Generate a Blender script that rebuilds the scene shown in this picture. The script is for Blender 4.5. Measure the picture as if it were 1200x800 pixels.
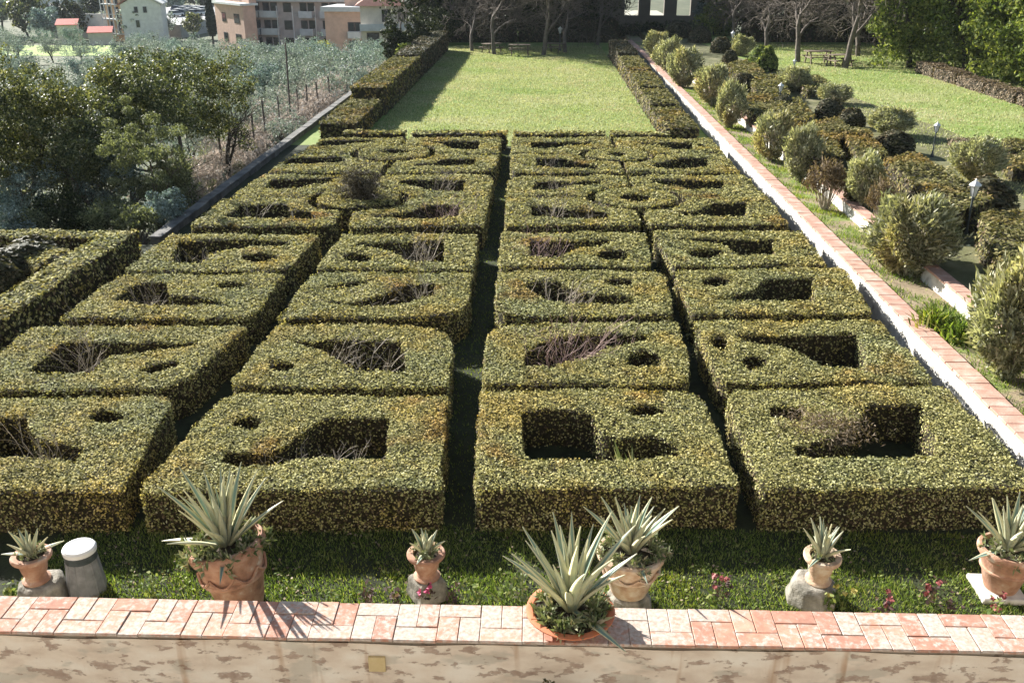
import bpy, bmesh, math, random
import numpy as np
from mathutils import Vector, Matrix
from mathutils.geometry import delaunay_2d_cdt
for o in list(bpy.data.objects): bpy.data.objects.remove(o)
sc = bpy.context.scene
col = sc.collection
R = math.radians
rng = np.random.default_rng(7)
random.seed(7)

# ------------------------------------------------------------------ camera, sky, sun, exposure
CAMH = 7.0; FPX = 1090.0; PITCH = R(22.66); YAW = R(-1.66)
cam = bpy.data.cameras.new('camera'); cam.sensor_width = 36.0; cam.lens = FPX * 36.0 / 1200.0
cam.clip_start = 0.1; cam.clip_end = 3000
camo = bpy.data.objects.new('camera', cam); col.objects.link(camo)
camo.location = (0, 0, CAMH); camo.rotation_euler = (math.pi/2 - PITCH, 0, -YAW)
sc.camera = camo
SUN_EL = R(26); SUN_AZ = R(-46)          # clockwise from +Y
w = bpy.data.worlds.new('World'); sc.world = w; w.use_nodes = True
nt = w.node_tree; bg = nt.nodes['Background']
sky = nt.nodes.new('ShaderNodeTexSky'); sky.sky_type = 'NISHITA'; sky.sun_disc = False
sky.sun_elevation = SUN_EL; sky.sun_rotation = SUN_AZ % (2*math.pi); sky.air_density = 1.2; sky.dust_density = 0.6
nt.links.new(sky.outputs[0], bg.inputs[0]); bg.inputs[1].default_value = 0.05
sl = bpy.data.lights.new('sun', 'SUN'); sl.energy = 5.0; sl.angle = R(0.5); sl.color = (1.0, 0.965, 0.90)
so = bpy.data.objects.new('sun', sl); col.objects.link(so)
sd = Vector((-math.sin(SUN_AZ)*math.cos(SUN_EL), -math.cos(SUN_AZ)*math.cos(SUN_EL), -math.sin(SUN_EL)))
so.rotation_euler = sd.to_track_quat('-Z', 'Y').to_euler()
so.location = (-30, 30, 40)
sc.view_settings.view_transform = 'Standard'; sc.view_settings.look = 'None'
sc.view_settings.exposure = 1.65; sc.view_settings.gamma = 1.0
sc.render.resolution_x = 1024; sc.render.resolution_y = 682
sc.render.engine = 'CYCLES'

# ------------------------------------------------------------------ survey helper: photo pixel -> ground point
_f = np.array([math.sin(YAW)*math.cos(PITCH), math.cos(YAW)*math.cos(PITCH), -math.sin(PITCH)])
_r = np.array([math.cos(YAW), -math.sin(YAW), 0.0]); _u = np.cross(_r, _f)
def _dir(px, py): return _f + _r*(px-600)/FPX - _u*(py-400)/FPX
def at(px, py, z=0.0):
    d = _dir(px, py); t = (z-CAMH)/d[2]; return Vector((d[0]*t, d[1]*t, z))
def ray(px, py, Y):
    d = _dir(px, py); t = Y/d[1]; return Vector((d[0]*t, Y, CAMH+d[2]*t))
def pxm(Y, z=0.0):                      # metres per photo pixel (across) at depth Y
    return (Y*math.cos(PITCH) + (CAMH-z)*math.sin(PITCH))/FPX

# ------------------------------------------------------------------ object helpers
def link(o, parent=None):
    col.objects.link(o)
    if parent is not None: o.parent = parent
    return o
def tag(o, label=None, cat=None, group=None, kind=None):
    if label: o['label'] = label
    if cat: o['category'] = cat
    if group: o['group'] = group
    if kind: o['kind'] = kind
    return o
def empty(name, loc, label, cat, group=None, rz=0.0):
    o = bpy.data.objects.new(name, None); o.location = loc; o.rotation_euler = (0, 0, rz); o.empty_display_size = 0.2
    link(o); return tag(o, label, cat, group)
def copy_tree(o, parent=None):
    c = o.copy(); link(c, parent)
    for ch in list(o.children):
        copy_tree(ch, c)
    return c
def mesh_np(name, V, groups, mats, smooth=False):
    """V (n,3); groups: list of (faces (m,k) int array, material index)"""
    V = np.asarray(V, np.float32); me = bpy.data.meshes.new(name)
    groups = [(np.asarray(f, np.int32), mi) for f, mi in groups if len(f)]
    nl = sum(f.size for f, _ in groups); npz = sum(len(f) for f, _ in groups)
    me.vertices.add(len(V)); me.vertices.foreach_set('co', V.ravel())
    me.loops.add(nl); me.loops.foreach_set('vertex_index', np.concatenate([f.ravel() for f, _ in groups]))
    tot = np.concatenate([np.full(len(f), f.shape[1], np.int32) for f, _ in groups])
    st = np.concatenate([[0], np.cumsum(tot)[:-1]]).astype(np.int32)
    me.polygons.add(npz); me.polygons.foreach_set('loop_start', st); me.polygons.foreach_set('loop_total', tot)
    me.polygons.foreach_set('material_index', np.concatenate([np.full(len(f), mi, np.int32) for f, mi in groups]))
    if smooth: me.polygons.foreach_set('use_smooth', np.ones(npz, bool))
    for m in mats: me.materials.append(m)
    me.update(calc_edges=True); return me
def obj(name, me, parent=None): return link(bpy.data.objects.new(name, me), parent)
class MB:
    """collects plain solids into one mesh"""
    def __init__(s): s.v = []; s.f = []
    def add(s, vs, fs):
        n = len(s.v); s.v += [tuple(v) for v in vs]; s.f += [tuple(i+n for i in f) for f in fs]; return s
    def box(s, x0, x1, y0, y1, z0, z1):
        return s.add([(x0,y0,z0),(x1,y0,z0),(x1,y1,z0),(x0,y1,z0),(x0,y0,z1),(x1,y0,z1),(x1,y1,z1),(x0,y1,z1)],
                     [(0,3,2,1),(4,5,6,7),(0,1,5,4),(1,2,6,5),(2,3,7,6),(3,0,4,7)])
    def prism(s, pts, z0, z1):
        n = len(pts)
        a = [(p[0],p[1],z0) for p in pts]+[(p[0],p[1],z1) for p in pts]
        return s.add(a, [tuple(range(n-1,-1,-1)), tuple(range(n,2*n))]+[(i,(i+1)%n,n+(i+1)%n,n+i) for i in range(n)])
    def lathe(s, prof, n=24, c=(0,0,0), tilt=None, wob=0.0):
        vs = []; fs = []; rr = random.Random(len(prof)*7+n)
        for r, z in prof:
            for k in range(n):
                a = 2*math.pi*k/n; q = r*(1+wob*math.sin(3*a+z*9)+wob*math.sin(5*a+1))
                v = Vector((q*math.cos(a), q*math.sin(a), z))
                if tilt is not None: v = tilt @ v
                vs.append((v.x+c[0], v.y+c[1], v.z+c[2]))
        m = len(prof)
        for i in range(m-1):
            for k in range(n): fs.append((i*n+k, i*n+(k+1)%n, (i+1)*n+(k+1)%n, (i+1)*n+k))
        fs.append(tuple(range(n-1,-1,-1))); fs.append(tuple(range((m-1)*n, m*n)))
        return s.add(vs, fs)
    def tube(s, p0, p1, r0, r1, n=6):
        p0 = Vector(p0); p1 = Vector(p1); d = (p1-p0).normalized()
        a = d.orthogonal().normalized(); b = d.cross(a)
        vs = [p0+(a*math.cos(t)+b*math.sin(t))*r0 for t in [2*math.pi*k/n for k in range(n)]]+[p1+(a*math.cos(t)+b*math.sin(t))*r1 for t in [2*math.pi*k/n for k in range(n)]]
        return s.add(vs, [(k,(k+1)%n,n+(k+1)%n,n+k) for k in range(n)]+[tuple(range(n-1,-1,-1)),tuple(range(n,2*n))])
    def mesh(s, name, mat, smooth=False, bev=0.0):
        me = bpy.data.meshes.new(name); me.from_pydata(s.v, [], s.f); me.materials.append(mat)
        if bev > 0:
            bm = bmesh.new(); bm.from_mesh(me)
            bmesh.ops.bevel(bm, geom=list(bm.edges), offset=bev, segments=1, affect='EDGES', profile=0.5)
            bm.to_mesh(me); bm.free()
        if smooth:
            me.polygons.foreach_set('use_smooth', np.ones(len(me.polygons), bool))
            try: me.set_sharp_from_angle(angle=R(40))
            except Exception: pass
        me.update(); return me
    def build(s, name, mat, parent=None, smooth=False, bev=0.0): return obj(name, s.mesh(name, mat, smooth, bev), parent)

# ------------------------------------------------------------------ materials
def newmat(name):
    m = bpy.data.materials.new(name); m.use_nodes = True; t = m.node_tree; t.nodes.clear()
    out = t.nodes.new('ShaderNodeOutputMaterial'); return m, t, out
def ramp(t, stops, interp='LINEAR'):
    n = t.nodes.new('ShaderNodeValToRGB'); e = n.color_ramp.elements; n.color_ramp.interpolation = interp
    while len(e) < len(stops): e.new(0.5)
    for i, (p, c) in enumerate(stops): e[i].position = p; e[i].color = (*c, 1)
    return n
def mixc(t, fac, a, b, mode='MIX'):
    n = t.nodes.new('ShaderNodeMix'); n.data_type = 'RGBA'; n.blend_type = mode
    if isinstance(fac, float): n.inputs[0].default_value = fac
    else: t.links.new(fac, n.inputs[0])
    for s, v in ((6, a), (7, b)):
        if isinstance(v, tuple): n.inputs[s].default_value = (*v, 1)
        else: t.links.new(v, n.inputs[s])
    return n.outputs[2]
def noise(t, scale, detail=4, rough=0.55, coord='Object', vec=None):
    n = t.nodes.new('ShaderNodeTexNoise'); n.inputs['Scale'].default_value = scale; n.inputs['Detail'].default_value = detail; n.inputs['Roughness'].default_value = rough
    if vec is None:
        c = t.nodes.new('ShaderNodeTexCoord'); vec = c.outputs[coord]
    t.links.new(vec, n.inputs['Vector']); return n.outputs[0]
def geompos(t): return t.nodes.new('ShaderNodeNewGeometry').outputs['Position']
def surf(name, stops, scale=6, rough=0.85, bump=0.3, bscale=None, detail=6, stops2=None, scale2=1.0, fac2=0.5, spec=0.3, coord='world', metal=0.0):
    """solid surface: noise ramp x larger noise ramp, with bump"""
    m, t, out = newmat(name); v = geompos(t) if coord == 'world' else None
    b = t.nodes.new('ShaderNodeBsdfPrincipled'); b.inputs['Roughness'].default_value = rough; b.inputs['Specular IOR Level'].default_value = spec; b.inputs['Metallic'].default_value = metal
    c = ramp(t, stops); t.links.new(noise(t, scale, detail, vec=v), c.inputs[0]); cc = c.outputs[0]
    if stops2:
        c2 = ramp(t, stops2); t.links.new(noise(t, scale2, 5, vec=v), c2.inputs[0]); cc = mixc(t, fac2, cc, c2.outputs[0])
    t.links.new(cc, b.inputs['Base Color'])
    if bump:
        bn = t.nodes.new('ShaderNodeBump'); bn.inputs['Strength'].default_value = bump; bn.inputs['Distance'].default_value = 0.02
        t.links.new(noise(t, bscale or scale*4, 6, vec=v), bn.inputs['Height']); t.links.new(bn.outputs[0], b.inputs['Normal'])
    t.links.new(b.outputs[0], out.inputs[0]); return m
def leafmat(name, stops, trans=0.3, patch=None, pscale=0.8, pfac=(0.45, 0.65), rough=0.65, tcol=None, spec=0.12):
    """leaves: each leaf island its own tone; patch = second tone in soft patches of the plant"""
    m, t, out = newmat(name); g = t.nodes.new('ShaderNodeNewGeometry')
    c = ramp(t, stops); t.links.new(g.outputs['Random Per Island'], c.inputs[0]); cc = c.outputs[0]
    if patch:
        for pc, ps, (a, b_) in patch:
            nz = noise(t, ps, 3, vec=g.outputs['Position']); mr = t.nodes.new('ShaderNodeMapRange')
            mr.inputs[1].default_value = a; mr.inputs[2].default_value = b_; mr.inputs[4].default_value = 0.75; t.links.new(nz, mr.inputs[0])
            cc = mixc(t, mr.outputs[0], cc, mixc(t, 1.0, cc, pc, 'MULTIPLY'))
    b = t.nodes.new('ShaderNodeBsdfPrincipled'); b.inputs['Roughness'].default_value = rough; b.inputs['Specular IOR Level'].default_value = spec
    t.links.new(cc, b.inputs['Base Color'])
    if trans > 0:
        tr = t.nodes.new('ShaderNodeBsdfTranslucent'); mx = t.nodes.new('ShaderNodeMixShader'); mx.inputs[0].default_value = trans
        t.links.new(mixc(t, 1.0, cc, tcol or (1.3, 1.3, 0.6), 'MULTIPLY'), tr.inputs[0])
        t.links.new(b.outputs[0], mx.inputs[1]); t.links.new(tr.outputs[0], mx.inputs[2]); t.links.new(mx.outputs[0], out.inputs[0])
    else: t.links.new(b.outputs[0], out.inputs[0])
    return m

HEDGE_STOPS = [(0.0, (0.03, 0.036, 0.016)), (0.22, (0.13, 0.132, 0.048)), (0.5, (0.36, 0.34, 0.135)), (0.85, (0.59, 0.54, 0.23)), (1.0, (0.62, 0.59, 0.37))]
HP = [((1.22, 1.0, 0.70), 0.8, (0.5, 0.68)), ((0.80, 0.88, 1.0), 0.7, (0.5, 0.64)), ((0.62, 0.64, 0.62), 6.5, (0.48, 0.66)), ((0.95, 0.62, 0.42), 0.55, (0.61, 0.70))]
M_hedge = leafmat('box_leaves', HEDGE_STOPS, 0.22, HP, rough=0.8, spec=0.08, tcol=(1.3, 1.2, 0.6))
M_hedge_far = leafmat('hedge_leaves_olive', [(0.0, (0.045, 0.05, 0.02)), (0.4, (0.16, 0.155, 0.06)), (0.8, (0.29, 0.26, 0.11)), (1.0, (0.38, 0.33, 0.18))], 0.22, [((1.4, 1.0, 0.7), 0.5, (0.5, 0.65)), ((0.7, 0.7, 0.7), 3.0, (0.45, 0.65))], rough=0.8, spec=0.08)
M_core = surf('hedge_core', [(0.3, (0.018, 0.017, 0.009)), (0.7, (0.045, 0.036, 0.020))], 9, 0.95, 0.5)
M_dome = leafmat('dark_dome_leaves', [(0.0, (0.03, 0.034, 0.018)), (0.6, (0.085, 0.085, 0.045)), (1.0, (0.20, 0.17, 0.11))], 0.12, [((1.3, 1.0, 0.8), 0.8, (0.5, 0.65))])
M_ole = leafmat('oleander_leaves', [(0.0, (0.10, 0.11, 0.065)), (0.4, (0.26, 0.27, 0.17)), (0.75, (0.46, 0.46, 0.33)), (1.0, (0.64, 0.62, 0.50))], 0.3, [((1.15, 0.97, 0.75), 1.0, (0.5, 0.65)), ((0.6, 0.62, 0.58), 3.0, (0.5, 0.62))], rough=0.5)
M_grassblade = leafmat('grass_blades', [(0.0, (0.05, 0.075, 0.022)), (0.5, (0.15, 0.205, 0.05)), (0.85, (0.27, 0.32, 0.09)), (1.0, (0.42, 0.38, 0.19))], 0.4, [((1.3, 1.1, 0.8), 0.6, (0.5, 0.65))], tcol=(1.3, 1.5, 0.5))
M_lawnblade = leafmat('lawn_blades', [(0.0, (0.22, 0.24, 0.11)), (0.5, (0.40, 0.405, 0.20)), (0.85, (0.53, 0.515, 0.30)), (1.0, (0.60, 0.55, 0.38))], 0.4, [((1.15, 1.0, 1.25), 0.25, (0.48, 0.62)), ((0.72, 0.87, 0.6), 0.3, (0.5, 0.65)), ((0.82, 0.82, 0.78), 1.6, (0.5, 0.62))], tcol=(1.05, 1.1, 0.72))
M_dark = leafmat('evergreen_leaves', [(0.0, (0.010, 0.016, 0.007)), (0.55, (0.03, 0.042, 0.016)), (0.9, (0.065, 0.08, 0.03)), (1.0, (0.13, 0.14, 0.07))], 0.12)
M_oak = leafmat('holm_oak_leaves', [(0.0, (0.025, 0.036, 0.02)), (0.5, (0.08, 0.10, 0.048)), (0.85, (0.19, 0.205, 0.095)), (1.0, (0.36, 0.37, 0.25))], 0.25, [((1.3, 1.15, 0.8), 0.35, (0.48, 0.62))], rough=0.5)
M_olive = leafmat('olive_leaves', [(0.0, (0.09, 0.11, 0.09)), (0.5, (0.23, 0.265, 0.225)), (0.85, (0.38, 0.415, 0.37)), (1.0, (0.52, 0.55, 0.50))], 0.2, [((0.75, 0.9, 1.0), 0.1, (0.5, 0.6))], tcol=(1.0, 1.1, 0.8))
M_broom = leafmat('broom_leaves', [(0.0, (0.06, 0.075, 0.045)), (0.5, (0.15, 0.17, 0.095)), (1.0, (0.30, 0.32, 0.19))], 0.3)
M_laurel = leafmat('laurel_leaves', [(0.0, (0.05, 0.075, 0.02)), (0.5, (0.17, 0.215, 0.055)), (0.85, (0.32, 0.35, 0.10)), (1.0, (0.44, 0.44, 0.18))], 0.35, [((0.55, 0.65, 0.7), 0.4, (0.48, 0.6))])
M_yellowbush = leafmat('yellow_bush_leaves', [(0.0, (0.14, 0.17, 0.03)), (1.0, (0.36, 0.36, 0.10))], 0.35)
M_drybrush = leafmat('dry_brush', [(0.0, (0.21, 0.185, 0.16)), (0.5, (0.43, 0.39, 0.345)), (1.0, (0.64, 0.60, 0.545))], 0.25, tcol=(1.1, 0.95, 0.85))
M_deadhedge = leafmat('dead_hedge_twigs', [(0.0, (0.07, 0.05, 0.033)), (0.5, (0.19, 0.14, 0.09)), (1.0, (0.34, 0.27, 0.19))], 0.15)
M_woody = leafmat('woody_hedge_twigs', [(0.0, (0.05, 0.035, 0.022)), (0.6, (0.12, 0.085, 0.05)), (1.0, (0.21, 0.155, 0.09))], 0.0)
M_twig = surf('pale_twigs', [(0.3, (0.27, 0.225, 0.17)), (0.7, (0.48, 0.42, 0.34))], 20, 0.8, 0.0)
M_redtwig = surf('reddish_twigs', [(0.3, (0.24, 0.15, 0.13)), (0.7, (0.46, 0.34, 0.31))], 20, 0.8, 0.0)
M_bark = surf('grey_bark', [(0.3, (0.075, 0.06, 0.048)), (0.7, (0.19, 0.16, 0.135))], 6, 0.95, 0.6)
M_darkbark = surf('dark_bark', [(0.3, (0.03, 0.026, 0.022)), (0.7, (0.075, 0.062, 0.05))], 6, 0.95, 0.6)
M_lawn = surf('lawn', [(0.25, (0.075, 0.14, 0.018)), (0.5, (0.15, 0.225, 0.04)), (0.75, (0.33, 0.34, 0.15))], 1.6, 0.9, 0.9, 14, stops2=[(0.35, (0.10, 0.19, 0.015)), (0.5, (0.20, 0.25, 0.06)), (0.65, (0.33, 0.31, 0.15))], scale2=0.16, fac2=0.55)
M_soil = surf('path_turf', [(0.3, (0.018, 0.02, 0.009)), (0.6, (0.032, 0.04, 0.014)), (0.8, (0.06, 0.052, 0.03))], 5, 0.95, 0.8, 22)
M_dirt = surf('strip_soil', [(0.3, (0.16, 0.12, 0.075)), (0.5, (0.28, 0.22, 0.14)), (0.62, (0.16, 0.20, 0.05)), (0.75, (0.22, 0.29, 0.06))], 1.1, 0.95, 0.8, 18)
M_terr = surf('terrace_soil', [(0.3, (0.06, 0.065, 0.025)), (0.5, (0.12, 0.12, 0.05)), (0.7, (0.20, 0.18, 0.10))], 1.5, 0.95, 0.8, 18)
M_valley = surf('valley_ground', [(0.3, (0.045, 0.055, 0.025)), (0.55, (0.09, 0.10, 0.05)), (0.75, (0.15, 0.13, 0.08))], 0.3, 0.95, 0.4, 3)
M_meadow = surf('meadow', [(0.3, (0.16, 0.27, 0.04)), (0.7, (0.30, 0.36, 0.09))], 0.4, 0.95, 0.3, 3)
M_white = surf('limewash_stone', [(0.25, (0.24, 0.22, 0.19)), (0.45, (0.50, 0.48, 0.44)), (0.7, (0.60, 0.58, 0.54))], 5, 0.9, 0.9, 16)
M_brick = surf('brick_coping', [(0.25, (0.34, 0.19, 0.14)), (0.5, (0.45, 0.27, 0.205)), (0.75, (0.55, 0.42, 0.35))], 4, 0.9, 0.3, 30)
M_greywall = surf('grey_parapet', [(0.3, (0.08, 0.08, 0.075)), (0.7, (0.20, 0.19, 0.175))], 3, 0.9, 0.5, 20)
M_terra = surf('terracotta', [(0.28, (0.22, 0.12, 0.08)), (0.48, (0.37, 0.20, 0.13)), (0.60, (0.43, 0.27, 0.19)), (0.70, (0.52, 0.43, 0.35))], 7, 0.85, 0.3, 40)
M_terra_pale = surf('weathered_terracotta', [(0.3, (0.36, 0.22, 0.14)), (0.5, (0.50, 0.36, 0.25)), (0.7, (0.58, 0.50, 0.40))], 8, 0.9, 0.5, 30)
M_terra_red = surf('red_terracotta', [(0.3, (0.42, 0.12, 0.05)), (0.7, (0.55, 0.20, 0.10))], 5, 0.7, 0.1, 30)
M_paving = surf('pale_paving', [(0.3, (0.55, 0.50, 0.43)), (0.7, (0.66, 0.61, 0.54))], 2, 0.9, 0.3, 20)
M_villaface = surf('villa_render', [(0.3, (0.20, 0.18, 0.155)), (0.7, (0.25, 0.23, 0.20))], 0.6, 0.9, 0.1, 8)
M_stone = surf('mossy_stone', [(0.3, (0.10, 0.095, 0.075)), (0.55, (0.26, 0.24, 0.20)), (0.75, (0.42, 0.39, 0.33))], 7, 0.95, 0.8, 25)
M_mortar = surf('lime_mortar', [(0.3, (0.24, 0.20, 0.16)), (0.7, (0.42, 0.36, 0.30))], 12, 0.95, 0.6, 40)
M_palestone = surf('pale_stone', [(0.3, (0.45, 0.41, 0.36)), (0.7, (0.66, 0.63, 0.57))], 7, 0.9, 0.4, 25)
M_metal = surf('grey_metal', [(0.3, (0.16, 0.165, 0.17)), (0.7, (0.26, 0.265, 0.27))], 12, 0.5, 0.05, coord='world')
M_capwhite = surf('white_cap', [(0.3, (0.62, 0.62, 0.61)), (0.7, (0.76, 0.76, 0.75))], 8, 0.5, 0.05)
M_iron = surf('dark_iron', [(0.3, (0.03, 0.04, 0.042)), (0.7, (0.07, 0.085, 0.09))], 12, 0.5, 0.1)
M_wood = surf('grey_timber', [(0.3, (0.10, 0.075, 0.055)), (0.7, (0.23, 0.18, 0.13))], 8, 0.85, 0.3)
M_post = surf('weathered_post', [(0.3, (0.06, 0.05, 0.045)), (0.7, (0.14, 0.115, 0.10))], 6, 0.9, 0.4)
M_plaque = surf('ochre_plaque', [(0.3, (0.52, 0.40, 0.20)), (0.7, (0.60, 0.48, 0.27))], 9, 0.7, 0.1)
M_pot_soil = surf('potting_soil', [(0.3, (0.03, 0.022, 0.015)), (0.7, (0.08, 0.06, 0.04))], 30, 0.95, 0.8)
M_succ = leafmat('trailing_succulent', [(0.0, (0.07, 0.10, 0.04)), (0.5, (0.18, 0.21, 0.11)), (0.85, (0.32, 0.32, 0.21)), (1.0, (0.40, 0.33, 0.26))], 0.2)
M_weed = leafmat('weed_leaves', [(0.0, (0.05, 0.09, 0.02)), (0.5, (0.14, 0.19, 0.05)), (1.0, (0.30, 0.32, 0.12))], 0.35)
M_darkweed = leafmat('purple_weed_leaves', [(0.0, (0.05, 0.035, 0.035)), (1.0, (0.17, 0.11, 0.10))], 0.3)
M_pink = surf('pink_petals', [(0.3, (0.45, 0.05, 0.14)), (0.7, (0.60, 0.12, 0.22))], 20, 0.6, 0)
M_red = surf('dull_red_petals', [(0.3, (0.20, 0.04, 0.04)), (0.7, (0.36, 0.12, 0.11))], 20, 0.6, 0)
M_yellow = surf('yellow_petals', [(0.3, (0.50, 0.40, 0.07)), (0.7, (0.62, 0.55, 0.22))], 20, 0.6, 0)
M_cyp = leafmat('cypress_leaves', [(0.0, (0.010, 0.016, 0.010)), (1.0, (0.035, 0.05, 0.028))], 0.05)
def glassmat():
    m, t, out = newmat('window_glass'); b = t.nodes.new('ShaderNodeBsdfPrincipled'); b.inputs['Base Color'].default_value = (0.02, 0.025, 0.03, 1); b.inputs['Roughness'].default_value = 0.08
    t.links.new(b.outputs[0], out.inputs[0]); return m
M_glass = glassmat()
def plain(name, c, rough=0.8, var=0.12): return surf(name, [(0.3, tuple(x*(1-var) for x in c)), (0.7, tuple(min(1, x*(1+var)) for x in c))], 1.5, rough, 0.1, 8)
M_pinkwall = plain('pink_render', (0.56, 0.37, 0.29)); M_bluewhite = plain('white_render', (0.62, 0.63, 0.62)); M_creamwall = plain('cream_render', (0.62, 0.56, 0.47))
M_orangewall = plain('apricot_render', (0.66, 0.44, 0.27)); M_balc = plain('balcony_concrete', (0.50, 0.51, 0.52)); M_roof = plain('roof_tiles', (0.30, 0.13, 0.09)); M_roofpale = plain('pale_roof', (0.60, 0.60, 0.58))
M_pinkshaded = plain('pink_render_shaded', (0.46, 0.385, 0.365)); M_shut = plain('dark_shutter', (0.07, 0.055, 0.05)); M_asphalt = plain('car_park_asphalt', (0.30, 0.30, 0.30)); M_carw = plain('white_car_paint', (0.72, 0.72, 0.72), 0.3); M_carg = plain('silver_car_paint', (0.40, 0.42, 0.44), 0.3); M_card = plain('dark_car_paint', (0.06, 0.08, 0.12), 0.3)
M_tyre = plain('tyre', (0.02, 0.02, 0.02)); M_villa = plain('villa_stone', (0.15, 0.13, 0.11)); M_gravel = plain('pale_gravel', (0.42, 0.40, 0.32)); M_awning = plain('red_awning', (0.50, 0.10, 0.07))
def lampglass():
    m, t, out = newmat('lantern_glass'); b = t.nodes.new('ShaderNodeBsdfPrincipled'); b.inputs['Base Color'].default_value = (0.72, 0.75, 0.78, 1); b.inputs['Roughness'].default_value = 0.3
    b.inputs['Transmission Weight'].default_value = 0.3; t.links.new(b.outputs[0], out.inputs[0]); return m
M_lampglass = lampglass()
def tilemat():
    m, t, out = newmat('lichen_tile'); g = geompos(t); oi = t.nodes.new('ShaderNodeObjectInfo')
    base = ramp(t, [(0.0, (0.42, 0.20, 0.14)), (0.4, (0.50, 0.25, 0.17)), (0.7, (0.56, 0.31, 0.22)), (1.0, (0.47, 0.22, 0.145))]); t.links.new(oi.outputs['Random'], base.inputs[0])
    fine = ramp(t, [(0.3, (0.72, 0.72, 0.72)), (0.7, (1.1, 1.1, 1.1))]); t.links.new(noise(t, 14, 6, vec=g), fine.inputs[0])
    c1 = mixc(t, 1.0, base.outputs[0], fine.outputs[0], 'MULTIPLY')
    n1 = noise(t, 1.1, 3, vec=g); n2 = noise(t, 15, 9, 0.72, vec=g)
    ad = t.nodes.new('ShaderNodeMath'); ad.operation = 'MULTIPLY_ADD'; t.links.new(n1, ad.inputs[0]); ad.inputs[1].default_value = 0.55; t.links.new(n2, ad.inputs[2])
    rn = t.nodes.new('ShaderNodeMath'); rn.operation = 'MULTIPLY_ADD'; t.links.new(oi.outputs['Random'], rn.inputs[0]); rn.inputs[1].default_value = 0.16; t.links.new(ad.outputs[0], rn.inputs[2])
    lm = ramp(t, [(0.76, (0.06, 0.06, 0.06)), (0.84, (0.4, 0.4, 0.4)), (0.88, (0.8, 0.8, 0.8)), (0.95, (0.95, 0.95, 0.95))]); t.links.new(rn.outputs[0], lm.inputs[0])
    lc = ramp(t, [(0.3, (0.34, 0.275, 0.23)), (0.5, (0.46, 0.395, 0.34)), (0.68, (0.56, 0.50, 0.45))]); t.links.new(noise(t, 24, 4, vec=g), lc.inputs[0])
    b = t.nodes.new('ShaderNodeBsdfPrincipled'); b.inputs['Roughness'].default_value = 0.9; b.inputs['Specular IOR Level'].default_value = 0.2
    t.links.new(mixc(t, lm.outputs[0], c1, lc.outputs[0]), b.inputs['Base Color'])
    bn = t.nodes.new('ShaderNodeBump'); bn.inputs['Strength'].default_value = 0.35; bn.inputs['Distance'].default_value = 0.01; t.links.new(n2, bn.inputs['Height']); t.links.new(bn.outputs[0], b.inputs['Normal'])
    t.links.new(b.outputs[0], out.inputs[0]); return m
M_tile = tilemat()
def plastermat():
    m, t, out = newmat('old_plaster'); g = geompos(t)
    mp = t.nodes.new('ShaderNodeMapping'); mp.inputs['Scale'].default_value = (1, 1, 2.2); t.links.new(g, mp.inputs[0]); v = mp.outputs[0]
    a = ramp(t, [(0.3, (0.56, 0.46, 0.37)), (0.5, (0.69, 0.60, 0.50)), (0.7, (0.76, 0.70, 0.61))]); t.links.new(noise(t, 2.2, 6, vec=v), a.inputs[0])
    gm = ramp(t, [(0.54, (0, 0, 0)), (0.60, (1, 1, 1))]); t.links.new(noise(t, 1.5, 4, vec=v), gm.inputs[0])
    gq = t.nodes.new('ShaderNodeMath'); gq.operation = 'MULTIPLY'; gq.inputs[1].default_value = 0.5; t.links.new(gm.outputs[0], gq.inputs[0]); c = mixc(t, gq.outputs[0], a.outputs[0], (0.40, 0.38, 0.32))
    pm = ramp(t, [(0.555, (0, 0, 0)), (0.575, (0.75, 0.75, 0.75)), (0.64, (1, 1, 1))]); t.links.new(noise(t, 3.4, 7, 0.62, vec=v), pm.inputs[0])
    pc = ramp(t, [(0.3, (0.29, 0.21, 0.165)), (0.7, (0.46, 0.36, 0.29))]); t.links.new(noise(t, 9, 5, vec=g), pc.inputs[0])
    c = mixc(t, pm.outputs[0], c, pc.outputs[0])
    mp2 = t.nodes.new('ShaderNodeMapping'); mp2.inputs['Scale'].default_value = (1, 1, 0.12); t.links.new(g, mp2.inputs[0])
    st = ramp(t, [(0.60, (0, 0, 0)), (0.72, (1, 1, 1))]); t.links.new(noise(t, 4.0, 3, vec=mp2.outputs[0]), st.inputs[0])
    c = mixc(t, st.outputs[0], c, mixc(t, 1.0, c, (0.62, 0.45, 0.33), 'MULTIPLY'))
    b = t.nodes.new('ShaderNodeBsdfPrincipled'); b.inputs['Roughness'].default_value = 0.95; b.inputs['Specular IOR Level'].default_value = 0.15; t.links.new(c, b.inputs['Base Color'])
    inv = t.nodes.new('ShaderNodeMath'); inv.operation = 'SUBTRACT'; inv.inputs[0].default_value = 1.0; t.links.new(pm.outputs[0], inv.inputs[1])
    ms = t.nodes.new('ShaderNodeMath'); ms.operation = 'MULTIPLY_ADD'; t.links.new(noise(t, 30, 6, vec=g), ms.inputs[0]); ms.inputs[1].default_value = 0.4; t.links.new(inv.outputs[0], ms.inputs[2])
    bn = t.nodes.new('ShaderNodeBump'); bn.inputs['Strength'].default_value = 0.5; bn.inputs['Distance'].default_value = 0.015; t.links.new(ms.outputs[0], bn.inputs['Height']); t.links.new(bn.outputs[0], b.inputs['Normal'])
    t.links.new(b.outputs[0], out.inputs[0]); return m
M_plaster = plastermat()
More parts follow.
